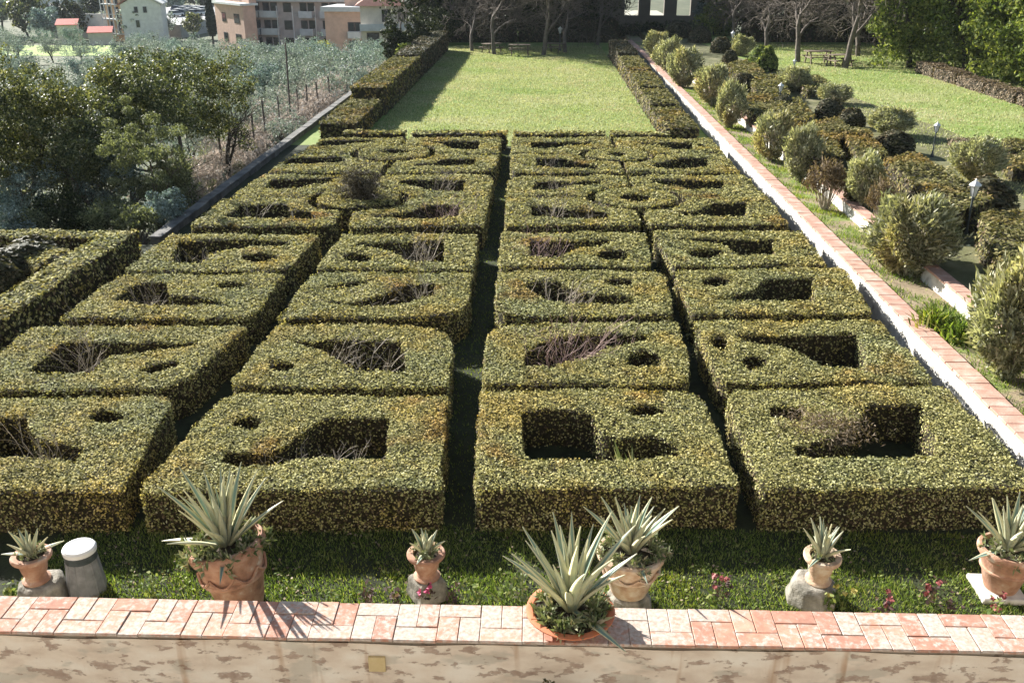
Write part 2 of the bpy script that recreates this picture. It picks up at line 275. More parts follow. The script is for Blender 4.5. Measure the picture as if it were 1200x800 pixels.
def agavemat():
    m, t, out = newmat('variegated_agave'); at_ = t.nodes.new('ShaderNodeAttribute'); at_.attribute_name = 'across'; oi = t.nodes.new('ShaderNodeObjectInfo')
    r_ = ramp(t, [(0.0, (0.19, 0.29, 0.27)), (0.40, (0.25, 0.345, 0.31)), (0.54, (0.54, 0.54, 0.36)), (0.9, (0.68, 0.65, 0.46)), (1.0, (0.45, 0.32, 0.18))])
    ns = noise(t, 9, 3, vec=geompos(t)); ad = t.nodes.new('ShaderNodeMath'); ad.operation = 'MULTIPLY_ADD'; t.links.new(ns, ad.inputs[0]); ad.inputs[1].default_value = 0.25; t.links.new(at_.outputs['Fac'], ad.inputs[2])
    sb = t.nodes.new('ShaderNodeMath'); sb.operation = 'SUBTRACT'; t.links.new(ad.outputs[0], sb.inputs[0]); sb.inputs[1].default_value = 0.125
    t.links.new(sb.outputs[0], r_.inputs[0]); vr = ramp(t, [(0.0, (0.85, 0.85, 0.85)), (1.0, (1.15, 1.12, 1.0))]); t.links.new(oi.outputs['Random'], vr.inputs[0])
    c = mixc(t, 1.0, r_.outputs[0], vr.outputs[0], 'MULTIPLY')
    b = t.nodes.new('ShaderNodeBsdfPrincipled'); b.inputs['Roughness'].default_value = 0.45; t.links.new(c, b.inputs['Base Color'])
    tr = t.nodes.new('ShaderNodeBsdfTranslucent'); t.links.new(c, tr.inputs[0]); mx = t.nodes.new('ShaderNodeMixShader'); mx.inputs[0].default_value = 0.22
    t.links.new(b.outputs[0], mx.inputs[1]); t.links.new(tr.outputs[0], mx.inputs[2]); t.links.new(mx.outputs[0], out.inputs[0]); return m
M_agave = agavemat()

# ------------------------------------------------------------------ foliage helpers
def unit(a): return a/np.maximum(np.linalg.norm(a, axis=-1, keepdims=True), 1e-9)
def leaf_quads(P, N, L, W, jit=0.6, updir=None):
    """rhombic leaves at P, facing roughly N"""
    n = len(P); N = unit(N + rng.normal(0, jit, (n, 3)))
    t = rng.normal(0, 1, (n, 3)) if updir is None else updir + rng.normal(0, 0.35, (n, 3))
    t = unit(t - N*(t*N).sum(1, keepdims=True)); b = np.cross(N, t)
    L = np.broadcast_to(np.asarray(L, float), (n,))*rng.uniform(0.65, 1.35, n); W = np.broadcast_to(np.asarray(W, float), (n,))*rng.uniform(0.7, 1.3, n)
    L = L[:, None]; W = W[:, None]
    V = np.stack([P-t*L*.5, P+b*W*.5-t*L*.05, P+t*L*.5, P-b*W*.5-t*L*.05], 1).reshape(-1, 3)
    F = np.arange(4*n, dtype=np.int32).reshape(-1, 4); return V, F
def inside(pts, loops):
    x, y = pts[:, 0], pts[:, 1]; c = np.zeros(len(pts), bool)
    for lp in loops:
        a = np.asarray(lp); b = np.roll(a, -1, 0)
        for (x0, y0), (x1, y1) in zip(a, b):
            if y0 == y1: continue
            cond = (y0 > y) != (y1 > y); c ^= cond & (x < (x1-x0)*(y-y0)/(y1-y0)+x0)
    return c
def area2(p): p = np.asarray(p); q = np.roll(p, -1, 0); return 0.5*(p[:, 0]*q[:, 1]-q[:, 0]*p[:, 1]).sum()
def ccw(p): return p if area2(p) > 0 else p[::-1]
def round_poly(p, rad):
    """rounded corners; rad = list of radii per corner"""
    out = []; n = len(p)
    for i in range(n):
        a, b, c = np.array(p[i-1]), np.array(p[i]), np.array(p[(i+1) % n]); r = rad[i]
        d0 = min(r, np.linalg.norm(a-b)*.48); d1 = min(r, np.linalg.norm(c-b)*.48)
        s = b+(a-b)/np.linalg.norm(a-b)*d0; e = b+(c-b)/np.linalg.norm(c-b)*d1
        for t in np.linspace(0, 1, 6): out.append(tuple((1-t)**2*s+2*t*(1-t)*b+t*t*e))
    return out
def wob(x, y, s=1.0): return np.sin(x*3.1*s+1.3)*np.sin(y*2.7*s+.7)*.6+np.sin(x*7.3*s+y*5.1*s)*.4
def resample(p, step):
    p = np.asarray(p, float); o = []
    for a, b in zip(p, np.roll(p, -1, 0)):
        k = max(1, int(np.linalg.norm(b-a)/step))
        for i in range(k): o.append(a+(b-a)*i/k)
    return np.array(o)
def hedge_mesh(name, outer, holes, z0, z1, L, cover=1.9, mats=None, jit_z=0.018, sidecover=None, bumpy=0.03, drop=None):
    outer = resample(ccw([tuple(p[:2]) for p in outer]), .22); holes = [resample(ccw([tuple(p[:2]) for p in h])[::-1], .18) for h in holes]
    loops = []
    for lp in [outer]+holes:
        q = lp.copy(); t = np.roll(lp, -1, 0)-np.roll(lp, 1, 0); nrm = unit(np.stack([t[:, 1], -t[:, 0]], 1))
        q -= nrm*.018; q += nrm*(wob(lp[:, 0], lp[:, 1], 1.6)*bumpy*1.1)[:, None] + rng.normal(0, bumpy*.3, (len(lp), 1))*nrm; loops.append(q)
    W = L*.62; dens = cover/(L*W*.5)
    # core solid, set in a little
    ins = 0.05; vs = []; ed = []; V = []; Fq = []
    for lp in loops:
        t = np.roll(lp, -1, 0)-np.roll(lp, 1, 0); nrm = unit(np.stack([t[:, 1], -t[:, 0]], 1)); q = lp-nrm*ins
        k = len(vs); m = len(q); vs += [Vector((a, b)) for a, b in q]; ed += [(k+i, k+(i+1) % m) for i in range(m)]
    vo, eo, fo, *_ = delaunay_2d_cdt(vs, ed, [], 0, 1e-5)
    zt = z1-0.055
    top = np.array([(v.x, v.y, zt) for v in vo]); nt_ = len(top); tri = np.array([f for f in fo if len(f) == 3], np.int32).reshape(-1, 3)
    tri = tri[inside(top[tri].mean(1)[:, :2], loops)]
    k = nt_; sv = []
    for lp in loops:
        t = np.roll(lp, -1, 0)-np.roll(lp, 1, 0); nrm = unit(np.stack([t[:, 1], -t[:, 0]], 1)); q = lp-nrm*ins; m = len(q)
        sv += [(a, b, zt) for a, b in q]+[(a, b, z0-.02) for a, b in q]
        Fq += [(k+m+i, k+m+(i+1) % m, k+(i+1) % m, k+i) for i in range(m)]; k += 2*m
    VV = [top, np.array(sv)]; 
    # top leaves
    lo = outer.min(0); hi = outer.max(0); A = np.prod(hi-lo); n = int(A*dens)
    p = rng.uniform(lo, hi, (n, 2)); p = p[inside(p, loops)]
    hz = z1+wob(p[:, 0], p[:, 1], .37)*bumpy*1.1+wob(p[:, 0], p[:, 1])*bumpy+wob(p[:, 0], p[:, 1], 4.3)*bumpy*.5+rng.normal(0, jit_z, len(p))
    bp = np.concatenate(loops); dmin = np.full(len(p), 9.)
    for i0 in range(0, len(p), 20000): dmin[i0:i0+20000] = np.sqrt(((p[i0:i0+20000, None]-bp[None])**2).sum(-1)).min(1)
    hz = hz-.04*np.exp(-dmin/.04)
    if drop is not None: hz = hz+drop(p[:, 0], p[:, 1])
    P = [np.column_stack([p, hz])]; N = [np.tile([0, 0, 1.0], (len(p), 1))]
    sdens = (sidecover or cover*.36)/(L*W*.5)
    for li, lp in enumerate(loops):
        b = np.roll(lp, -1, 0); d = b-lp; ln = np.linalg.norm(d, axis=1); tot = ln.sum(); h = z1-z0
        ns = int(tot*h*sdens*(1.0 if li == 0 else .55)); idx = rng.choice(len(lp), ns, p=ln/tot); u = rng.uniform(0, 1, (ns, 1))
        q = lp[idx]+d[idx]*u; nr = np.stack([d[idx, 1], -d[idx, 0]], 1)/np.maximum(ln[idx], 1e-6)[:, None]
        zz = rng.uniform(z0, z1, ns); q = q+nr*(rng.normal(0, .015, (ns, 1))+(wob(q[:, 0]+q[:, 1], zz*2)*bumpy*.7)[:, None])
        P.append(np.column_stack([q, zz])); N.append(np.column_stack([nr, np.full(ns, .25)]))
    ntop = len(P[0]); P = np.concatenate(P); N = np.concatenate(N); lv, lf = leaf_quads(P, N, L, W, .34); tw = (np.arange(len(P)) >= ntop) & (rng.random(len(P)) < .3)  # brown twigs only among side leaves, partly standing in for the sides' shade
    off = sum(len(a) for a in VV); VV.append(lv)
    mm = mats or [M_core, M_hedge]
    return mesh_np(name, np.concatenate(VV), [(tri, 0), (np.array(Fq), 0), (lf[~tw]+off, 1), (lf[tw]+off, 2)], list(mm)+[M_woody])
def tubes(segs, n=4):
    """segs: list (p0,p1,r0,r1) -> V,F (open tapered prisms)"""
    a = np.array([s[0] for s in segs], float); b = np.array([s[1] for s in segs], float); r0 = np.array([s[2] for s in segs]); r1 = np.array([s[3] for s in segs])
    d = unit(b-a); h = np.where(np.abs(d[:, 2:3]) < .9, [[0, 0, 1.0]], [[1.0, 0, 0]]); u = unit(np.cross(d, h)); v = np.cross(d, u); m = len(a)
    V = np.zeros((m, 2*n, 3))
    for k in range(n):
        t = 2*math.pi*k/n; o = u*math.cos(t)+v*math.sin(t); V[:, k] = a+o*r0[:, None]; V[:, n+k] = b+o*r1[:, None]
    base = (np.arange(m)*2*n)[:, None]; F = np.concatenate([base+np.array([[k, (k+1) % n, n+(k+1) % n, n+k]]) for k in range(n)])
    return V.reshape(-1, 3), F
def grow(seed, h, r, levels=4, spread=0.6, kids=(3, 4), trunk=0.35, up=0.15, shrink=0.68, wig=0.12):
    rr = random.Random(seed); segs = []; tips = []
    def br(p, d, L, r, lv):
        k = 3 if lv > 0 else 4; q = p
        for i in range(k):
            d = (d+Vector((rr.gauss(0, wig), rr.gauss(0, wig), rr.gauss(0, wig)+up*.15))).normalized(); e = q+d*(L/k)
            ra = r*(1-.42*i/k); rb = r*(1-.42*(i+1)/k); segs.append((q, e, ra, rb)); q = e
            if lv < levels and (lv > 0 or i >= 1) and i < k-1 and rr.random() < .85:
                side(q, d, L, rb, lv)
        if lv < levels:
            for _ in range(rr.choice(kids)): side(q, d, L, r*.58, lv)
        else: tips.append(q)
    def side(q, d, L, r, lv):
        az = rr.uniform(0, 2*math.pi); a = d.orthogonal().normalized(); b = d.cross(a); s = rr.uniform(.6, 1.3)*spread
        nd = (d*math.cos(s)+(a*math.cos(az)+b*math.sin(az))*math.sin(s)+Vector((0, 0, up))).normalized()
        br(q, nd, L*shrink*rr.uniform(.75, 1.15), r*.62, lv+1)
    br(Vector((0, 0, 0)), Vector((0, 0, 1)), h*trunk, r, 0)
    return segs, tips
def crown_points(seed, n, clumps, center, radii, cs, shell=0.55):
    g = np.random.default_rng(seed); d = unit(g.normal(0, 1, (clumps, 3))); rad = g.uniform(shell, 1.0, (clumps, 1))**.6
    lump = 1+.22*np.sin(d[:, :1]*4+seed)+.18*np.sin(d[:, 1:2]*5+d[:, 2:]*3+seed*2)
    C = np.array(center)+d*rad*lump*np.array(radii); per = n//clumps
    off = unit(g.normal(0, 1, (clumps, per, 3)))*g.uniform(0.25, 1, (clumps, per, 1))**.5*cs*g.uniform(.6, 1.4, (clumps, 1, 1)); off[..., 2] *= .7
    P = (C[:, None]+off).reshape(-1, 3); N = unit(off.reshape(-1, 3)+np.array([0, 0, .3])*cs); return P, N
def tree_meshes(name, seed, h, r, leaves, clumps, crad, cz, cs, L, Wf, leafm, barkm, levels=3, spread=.6, trunk=.4, shell=.5):
    segs, tips = grow(seed, h, r, levels, spread, (2, 3), trunk)
    tv, tf = tubes(segs, 5); tm = mesh_np(name+'_trunk', tv, [(tf, 0)], [barkm], True)
    P, N = crown_points(seed, leaves, clumps, (0, 0, cz), crad, cs, shell); lv, lf = leaf_quads(P, N, L, L*Wf, .7)
    return tm, mesh_np(name+'_crown', lv, [(lf, 0)], [leafm])
def place_tree(name, ms, loc, rz, s, label, cat='tree', group=None):
    o = empty(name, loc, label, cat, group, rz); o.scale = s if isinstance(s, tuple) else (s, s, s)
    obj('trunk', ms[0], o); obj('crown', ms[1], o); return o

# ================================================================== THE SETTING
HZ = 0.65                                   # height of the clipped parterre
WX0, WX1 = 6.95, 7.30                       # right-hand low wall
def terrain_z(x, y):
    ys = [-40, 25, 60, 100, 140, 190, 300, 900]; zs = [-1.4, -1.4, -2.8, -5.2, -7.6, -9.6, -10.5, -12]
    z = np.interp(y, ys, zs); d = np.clip((x+9)/6, 0, 1); return z*(1-d)+np.minimum(z, -1.4)*d
def sheet(name, x0, x1, y0, y1, nx, ny, zf, mat, kind='structure'):
    X, Y = np.meshgrid(np.linspace(x0, x1, nx), np.linspace(y0, y1, ny)); Z = zf(X, Y)*np.ones_like(X)
    i = np.arange(nx*ny).reshape(ny, nx); F = np.stack([i[:-1, :-1], i[:-1, 1:], i[1:, 1:], i[1:, :-1]], -1).reshape(-1, 4)
    return tag(obj(name, mesh_np(name, np.stack([X, Y, Z], -1).reshape(-1, 3), [(F, 0)], [mat], True)), kind=kind)
sheet('terrain', -700, 700, -40, 900, 120, 120, terrain_z, M_valley)
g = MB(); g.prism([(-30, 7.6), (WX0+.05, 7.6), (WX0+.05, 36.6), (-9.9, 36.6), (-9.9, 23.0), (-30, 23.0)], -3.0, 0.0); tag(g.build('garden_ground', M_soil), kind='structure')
g = MB(); g.prism([(-9.9, 36.6), (WX0+.05, 36.6), (WX0+.05, 96), (-9.9, 96)], -3.0, 0.004); tag(g.build('lawn', M_lawn), kind='structure')
g = MB(); g.prism([(WX1-.05, 6), (8.25, 6), (8.25, 96), (WX1-.05, 96)], -3.0, 0.53); tag(g.build('planting_strip', M_dirt), kind='structure')
g = MB(); g.prism([(8.5, 6), (15.5, 6), (15.5, 36), (13.0, 60), (11, 84), (8.5, 84)], -3.0, 0.80); tag(g.build('terrace_ground', M_terr), kind='structure')
g = MB(); g.prism([(15.5, 6), (70, 6), (70, 84), (11, 84), (13.0, 60), (15.5, 36)], -3.0, 0.81); tag(g.build('upper_lawn', M_lawn), kind='structure')
g = MB(); g.prism([(-16, -8), (16, -8), (16, 7.5), (-16, 7.5)], -2.0, -0.9); tag(g.build('lower_path', M_paving), kind='structure')
g = MB(); g.box(-22, 22, -3, -.8, -2, 13); tag(g.build('villa_wall', M_villaface), kind='structure')

# ---- front wall with its tiled coping
CY0, CY1, CZ = 7.30, 7.86, 0.75
wall = empty('front_wall', (0, CY0, -0.9), 'long plastered wall topped with lichen-spotted red tiles, along the bottom edge', 'wall')
m = MB(); n = 120; xs = np.linspace(-8, 8, n+1)
def wy(x): return 0.012*math.sin(x*2.1)+0.008*math.sin(x*5.3+1)
vs = []; fs = []
for i, x in enumerate(xs):
    for z in (-1.0, 0.2, 0.66): vs.append((x, CY0+.045+wy(x+z), z))
for i in range(n):
    for k in range(2): fs.append((i*3+k, (i+1)*3+k, (i+1)*3+k+1, i*3+k+1))
m.add(vs, fs); m.box(-8, 8, CY0+.075, CY1-.03, -1.0, 0.70)
b = m.build('wall_body', M_plaster, wall); b.matrix_parent_inverse = Matrix.Translation((0, -CY0, .9))
MODW = 0.425; tw = MODW*.5; gap = 0.0035; D0, D1 = CY0, CY1; dl = (D1-D0)*.36
def tmesh(wd, dp):
    t = MB(); t.box(-wd/2+gap, wd/2-gap, -dp/2+gap, dp/2-gap, 0, .035); return t.mesh('tile', M_tile, False, .005)
T_long = tmesh(MODW, dl); T_short = tmesh(tw, (D1-D0)-dl)
inv = Matrix.Translation((0, -CY0, .9))
for k in range(-18, 19):
    x = k*MODW+.1; flip = k % 2
    pieces = [(T_long, x, (D0+dl/2) if flip else (D1-dl/2))]+[(T_short, x+s*tw/2, (D1-(D1-D0-dl)/2) if flip else (D0+(D1-D0-dl)/2)) for s in (-1, 1)]
    for me, px_, py_ in pieces:
        o = obj('tile', me, wall); o.matrix_parent_inverse = inv
        o.location = (px_+random.gauss(0, .002), py_+random.gauss(0, .002), CZ-.035+random.gauss(0, .0025)); o.rotation_euler = (random.gauss(0, .006), random.gauss(0, .006), random.gauss(0, .006))
m = MB(); m.box(-8, 8, CY0+.03, CY1-.02, .702, CZ-.037+.024); o = m.build('mortar_bed', M_mortar, wall); o.matrix_parent_inverse = inv
pq = ray(442, 777, CY0+.03); m = MB(); m.box(pq.x-.085, pq.x+.085, CY0+.012, CY0+.06, pq.z-.09, pq.z+.09); o = m.build('plaque', M_plaque, wall, bev=.004); o.matrix_parent_inverse = inv
tag(o, 'small square ochre plate on the plaster')

# ---- right-hand limewashed walls with brick coping
def long_wall(name, x0, x1, y0, y1, zb, zt, label, slab, seed):
    o = empty(name, (x0, y0, zb), label, 'wall'); iv = Matrix.Translation((-x0, -y0, -zb)); rr = random.Random(seed)
    n = int((y1-y0)/.35); V = []; F = []
    for i in range(n+1):
        y = y0+(y1-y0)*i/n
        for k, z in enumerate((zb, (zb+zt)/2, zt-.05)): V.append((x0+.02+rr.gauss(0, .016)+(0.03 if k == 0 else 0)*-1, y, z))
    for i in range(n):
        for k in range(2): F.append((i*3+k, i*3+k+1, (i+1)*3+k+1, (i+1)*3+k))
    m = MB(); m.add(V, F); m.box(x0+.05, x1-.02, y0, y1, zb, zt-.052); b = m.build('wall_body', M_white, o); b.matrix_parent_inverse = iv
    xc = (x0+x1)/2; hw = (x1-x0)/2+.015; t = MB(); t.box(-hw, hw, -slab/2+.004, slab/2-.004, 0, .05); me = t.mesh('coping_brick', M_brick, False, .006)
    k = 0; y = y0
    while y < y1-slab and k < 290:
        c = obj('coping_brick', me, o); c.matrix_parent_inverse = iv; c.location = (xc+rr.gauss(0, .004), y+slab/2, zt-.05+rr.gauss(0, .003)); c.rotation_euler = (0, rr.gauss(0, .008), 0); y += slab; k += 1
    return o
long_wall('terrace_wall', WX0, WX1, 8.2, 78, -.1, .60, 'long whitewashed low wall with pink brick top beside the clipped hedges', .28, 3)
long_wall('retaining_wall', 8.22, 8.5, 12.0, 66, .4, .87, 'second whitewashed low wall with brick top, behind the oleander bushes', .32, 5)
# ---- left parapet
o = empty('parapet_wall', (-9.9, 23, 0), 'low grey stone parapet along the left edge of the garden', 'wall')
m = MB(); rr = random.Random(2)
for i in range(75):
    y = 23+i*.62; m.box(-10.06+rr.gauss(0, .01), -9.80+rr.gauss(0, .012), y, y+.615, -2.6, .16+rr.gauss(0, .012))
b = m.build('wall_body', M_greywall, o); b.matrix_parent_inverse = Matrix.Translation((9.9, -23, 0))
sl_ = MB(); sl_.box(-10.09, -9.77, .01, .91, 0, .05); sme = sl_.mesh('coping_stone', M_greywall, False, .01)
for i in range(50):
    c = obj('coping_stone', sme, o); c.matrix_parent_inverse = Matrix.Translation((9.9, -23, 0)); c.location = (rr.gauss(0, .008), 23+i*.92, .17+rr.gauss(0, .004))

# ================================================================== PARTERRE HEDGES (outlines surveyed on the hedge-top plane)
BLK = {
 (1,1): ([(-72,466),(208,464),(142,575),(-237,580)], (.1,.45,.1,.1)), (1,2): ([(262,461),(526,463),(516,573),(159,577)], (.35,.1,.1,.1)),
 (1,3): ([(562,458),(822,456),(868,570),(555,573)], (.1,.6,.1,.1)), (1,4): ([(848,456),(1106,452),(1224,570),(893,575)], (.35,.1,.1,.1)),
 (2,1): ([(37,383),(292,381),(208,455),(-58,457)], (.1,.1,.55,.1)), (2,2): ([(325,379),(533,382),(527,453),(266,453)], (.1,.95,.1,.3)),
 (2,3): ([(570,378),(797,377),(813,450),(565,450)], (.95,.25,.45,.1)), (2,4): ([(813,376),(1030,374),(1098,448),(845,448)], (.15,.1,.1,.4)),
 (3,1): ([(141,321),(334,321),(295,373),(70,373)], (.1,.1,.5,.1)), (3,2): ([(366,319),(553,319),(548,372),(325,371.5)], (.25,.1,.95,.1)),
 (3,3): ([(583,318),(780,317),(790,369),(579,371)], (.1,.4,.15,.9)), (3,4): ([(790,316),(990,314),(1024,367),(811,368)], (.2,.1,.1,.15)),
 (4,1): ([(200,274),(376,275),(337,317),(144,317)], (.1,.15,.35,.1)), (4,2): ([(402,274),(560,274),(556,315),(369,315)], (.1,.1,.1,.2)),
 (4,3): ([(587,272),(756,272),(765,312),(584,312)], (.1,.1,.25,.1)), (4,4): ([(766,271),(938,270),(971,311),(788,311)], (.1,.1,.1,.25)),
 (5,1): ([(262,231),(412,231),(389,264),(221,265)], (.1,.1,.15,.1)), (5,2): ([(420,231),(574,230),(567,264),(407,265)], (.1,.1,.1,.1)),
 (5,3): ([(593,232),(741,231),(751,263),(591,264)], (.1,.1,.1,.1)), (5,4): ([(745,231),(898,229),(925,262.5),(762,263)], (.1,.1,.1,.1)),
 (6,1): ([(306,205),(440,205),(416,230),(270,230)], (.1,.1,.1,.1)), (6,2): ([(448,205),(580,204),(574,229),(421,230)], (.1,.9,.1,.1)),
 (6,3): ([(595,206),(734,206),(741,230),(593,230)], (.9,.1,.1,.1)), (6,4): ([(738,206),(872,204),(897,229),(746,230)], (.1,.1,.1,.1)),
 (7,1): ([(345,180.5),(462,180.5),(443,201.5),(313,202)], (.1,.1,.1,.1)), (7,2): ([(470,180.5),(585,180.5),(581,201),(451,202)], (.1,.1,.9,.1)),
 (7,3): ([(599,181),(722,181),(731,201.5),(597,202)], (.1,.1,.1,.8)), (7,4): ([(727,181),(849,180),(868,201.5),(736,202)], (.1,.1,.1,.1)),
 (8,1): ([(378,162),(474,161),(462,179),(350,179)], (.1,.1,.1,.1)), (8,2): ([(478,161),(587,161),(585,179),(470,179)], (.1,.1,.1,.1)),
 (8,3): ([(600,161),(714,161),(721,180),(599,180)], (.1,.1,.1,.1)), (8,4): ([(719,161),(834,162),(848,179),(727,180)], (.1,.1,.1,.1)),
}
def EL(cx, cy, rx, ry): return [(cx+rx*math.cos(a), cy+ry*math.sin(a)) for a in np.linspace(0, 2*math.pi, 14)[:-1]]
HOLES = {
 (1,1): [[(-30,490),(30,489),(34,505),(45,517),(80,521),(94,526),(86,538),(60,537),(-40,538)], EL(125,488,20,7.5)],
 (1,2): [EL(291,494,16,6), [(258,540),(266,528),(290,531),(316,530),(340,518),(358,506),(378,492),(400,488),(456,490),(451,538),(380,538),(330,541),(284,545)]],
 (1,3): [[(612,482),(668,479),(694,486),(703,505),(726,513),(746,512),(765,511),(792,522),(797,534),(716,538),(622,535),(613,528)], EL(760,481,22,6)],
 (1,4): [[(902,476),(940,476),(938,494),(925,492),(904,488)], [(930,524),(962,519),(990,508),(1008,488),(1022,476),(1078,475),(1098,532),(1010,536),(934,534)]],
 (2,1): [[(32,434),(50,420),(76,400),(160,402),(230,400),(232,403),(140,415),(120,420),(104,436)], [(158,434),(174,428),(206,424),(208,430),(176,437)]],
 (2,2): [[(340,399),(395,398),(469,402),(479,435),(418,431),(381,411)], EL(329,430,14,6)],
 (2,3): [[(613,425),(618.5,412),(634,401),(652,393),(758,391.5),(760,398),(717.5,405.5),(695,414.5),(668,423.5),(643,431),(618,431)], [(733,428),(740,414.5),(753.5,410),(769,415.6),(776,429)]],
 (2,4): [[(860,393),(981,392),(990,389),(1006,391),(1015,430.5),(963,429),(943,415),(916,406),(875.5,399)], EL(843,401,9,7), EL(884,423,14,7)],
 (3,1): [[(134,354),(152,336),(165,331),(194,331),(199,346),(225,348),(250,352),(267,355),(266,358),(200,357)], EL(270,333.5,18,3.5)],
 (3,2): [[(382.5,333),(434,329),(416,334),(382,337)], [(368,353),(412,354),(453,345),(478,333),(509.6,332),(507.5,345),(478,355),(445,359),(399,357)]],
 (3,3): [[(615,330),(654,330),(678,342),(710,345),(740,348),(741,355),(682,354),(642,352),(622,340)], [(704,328),(718,326.5),(740,328),(741,334.5),(722,334.5)]],
 (3,4): [[(837,350.6),(880,341.6),(898,326.5),(952,326),(956,353),(925,352)], EL(838,330,16,5.5)],
 (4,1): [[(200,306),(210,282),(300,280),(339,283.6),(339,287),(290,289),(244.5,297),(236,307)], EL(303,302,22,5.5)],
 (4,2): [[(418,284.6),(520,282),(521,305),(475,304),(464,293),(420,288)], EL(418,302,16,5.5)],
 (4,3): [[(621,282),(724,281),(722,284.5),(674,290),(656,302),(621,301)], EL(717,298,18,6)],
 (4,4): [[(794,280),(906,280),(909,300),(868,300),(852,289),(820,283)], EL(827,296,20,5)],
 (5,1): [[(262,255),(281,240),(334,238.5),(342,246),(362,247),(371,256)]], (5,2): [[(436,253),(477,248),(506.5,240),(539.5,240),(536,255),(442,256)]],
 (5,3): [[(622,240),(662,244),(715,249),(714,255),(624,254)]], (5,4): [[(786,251),(820,246),(836,238),(874,237),(875,253),(824,253)]],
 (6,1): [[(318,210),(398,207),(388,213),(350,220),(308,220)]], (6,2): [[(469,210),(545,211),(543,223),(505,222),(488,217.5),(469,214)]],
 (6,3): [[(622,220),(632,212.5),(705,211),(705,215),(672,217.5),(650,223),(627,223)]], (6,4): [[(764.5,210.5),(847.5,210.5),(849,222.5),(812,222),(790,216),(765,214.5)]],
 (7,1): [[(340,184),(400,183),(410,190),(330,193)]], (7,2): [[(481,193.6),(508,190),(521,186),(558,186),(556,193),(519,195)]],
 (7,3): [[(627.5,185),(662,186),(702,194),(700,198),(665,197),(630,194)]], (7,4): [[(755,195),(787,187.5),(797,185),(829,185),(829,196),(780,197)]],
 (8,1): [[(378,164),(436,163.5),(444,166),(420,168),(372,171)]], (8,2): [[(496,165),(561.5,165.5),(561.5,174.5),(530,173.5),(519,169)]],
 (8,3): [[(622.5,166),(692,166),(690,169),(662,171),(652,174.5),(623,174.5)]], (8,4): [[(744,167),(811,167),(812,175),(790,174.5),(770,170)], EL(822,171,5,2.2)],
}
RINGS = [(745, 231.5, 47.5, 19, 'right', 'front'), (723, 181, 36, 12, 'right', 'back'), (421, 232, 48, 20, 'left', 'front'), (461.5, 178.6, 42, 18, 'left', 'back')]
ROWW = ['nearest row', 'second row', 'third row', 'fourth row', 'fifth row', 'sixth row', 'seventh row', 'rearmost row']
COLW = ['far left column', 'left side of central path', 'right side of central path', 'far right column']
def G2(pts, z=HZ): return [tuple(at(x, y, z)[:2]) for x, y in pts]
rings_w = []
for cx, cy, rx, rin, sd_, fb in RINGS:
    c = at(cx, cy, HZ); rad = (at(cx+rx, cy, HZ)-c).length; rings_w.append((c.x, c.y, rad, rin/rx*rad))
def cut_ring(poly, ring, clear):
    """bite a ring's circle (plus clearance) out of the block corner that meets it"""
    cx, cy, rad, _ = ring; rc = rad+clear; P = resample(ccw(poly), .05); d = np.hypot(P[:, 0]-cx, P[:, 1]-cy); ins = d < rc
    if not ins.any() or ins.all(): return [tuple(p) for p in P]
    k = next(i for i in range(len(P)) if ins[i] and not ins[i-1]); P = np.roll(P, -k, 0); ins = np.roll(ins, -k)
    m_ = int(ins.sum()) if not (np.diff(ins.astype(int)) == 1).any() else len(ins)-int(np.argmax(~ins[::-1] == False))
    last = max(i for i in range(len(P)) if ins[i]); rest = P[last+1:]
    a1 = math.atan2(rest[-1][1]-cy, rest[-1][0]-cx); a0 = math.atan2(rest[0][1]-cy, rest[0][0]-cx)
    da = (a0-a1+math.pi) % (2*math.pi)-math.pi
    arc = [(cx+rc*math.cos(a1+da*t), cy+rc*math.sin(a1+da*t)) for t in np.linspace(0, 1, 14)]
    return [tuple(p) for p in rest]+arc
NEAR_L = {1: .038, 2: .043, 3: .050, 4: .062, 5: .068, 6: .072, 7: .076, 8: .08}
for (r_, c_), (q, rad) in BLK.items():
    poly = round_poly(G2(q), rad); holes = [G2(h) for h in HOLES.get((r_, c_), [])]
    if r_ >= 5:
        for rg in rings_w: poly = cut_ring(poly, rg, .26)
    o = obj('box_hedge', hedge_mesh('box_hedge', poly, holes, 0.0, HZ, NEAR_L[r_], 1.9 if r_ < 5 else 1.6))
    two = len(holes) > 1
    tag(o, f'clipped box hedge with cut-out hollow, {ROWW[r_-1]}, {COLW[c_-1]}', 'hedge', 'clipped parterre hedge blocks')
for (cx, cy, rad, rin), (_, _, _, _, sd_, fb) in zip(rings_w, RINGS):
    ang = np.linspace(0, 2*math.pi, 41)[:-1]
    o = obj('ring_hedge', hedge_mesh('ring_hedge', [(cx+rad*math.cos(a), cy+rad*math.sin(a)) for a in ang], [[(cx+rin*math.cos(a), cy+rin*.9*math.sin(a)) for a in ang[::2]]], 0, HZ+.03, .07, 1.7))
    tag(o, f'round ring-shaped box hedge, {"nearer" if fb == "front" else "farther"} one {sd_} of the central path', 'hedge', 'ring hedges')
# thin strips behind the last row
for i, (x0, x1, lb) in enumerate([(398, 473, 'leftmost'), (480, 594, 'second from the left'), (602, 711, 'third from the left'), (716, 786, 'rightmost')]):
    a = at(x0, 157.5, HZ); b = at(x1, 157.5, HZ)
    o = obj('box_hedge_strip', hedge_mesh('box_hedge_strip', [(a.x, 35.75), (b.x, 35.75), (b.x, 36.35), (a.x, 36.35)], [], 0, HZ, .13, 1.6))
    tag(o, f'thin clipped hedge strip bordering the lawn behind the parterre, {lb}', 'hedge', 'thin hedge strips before the lawn')
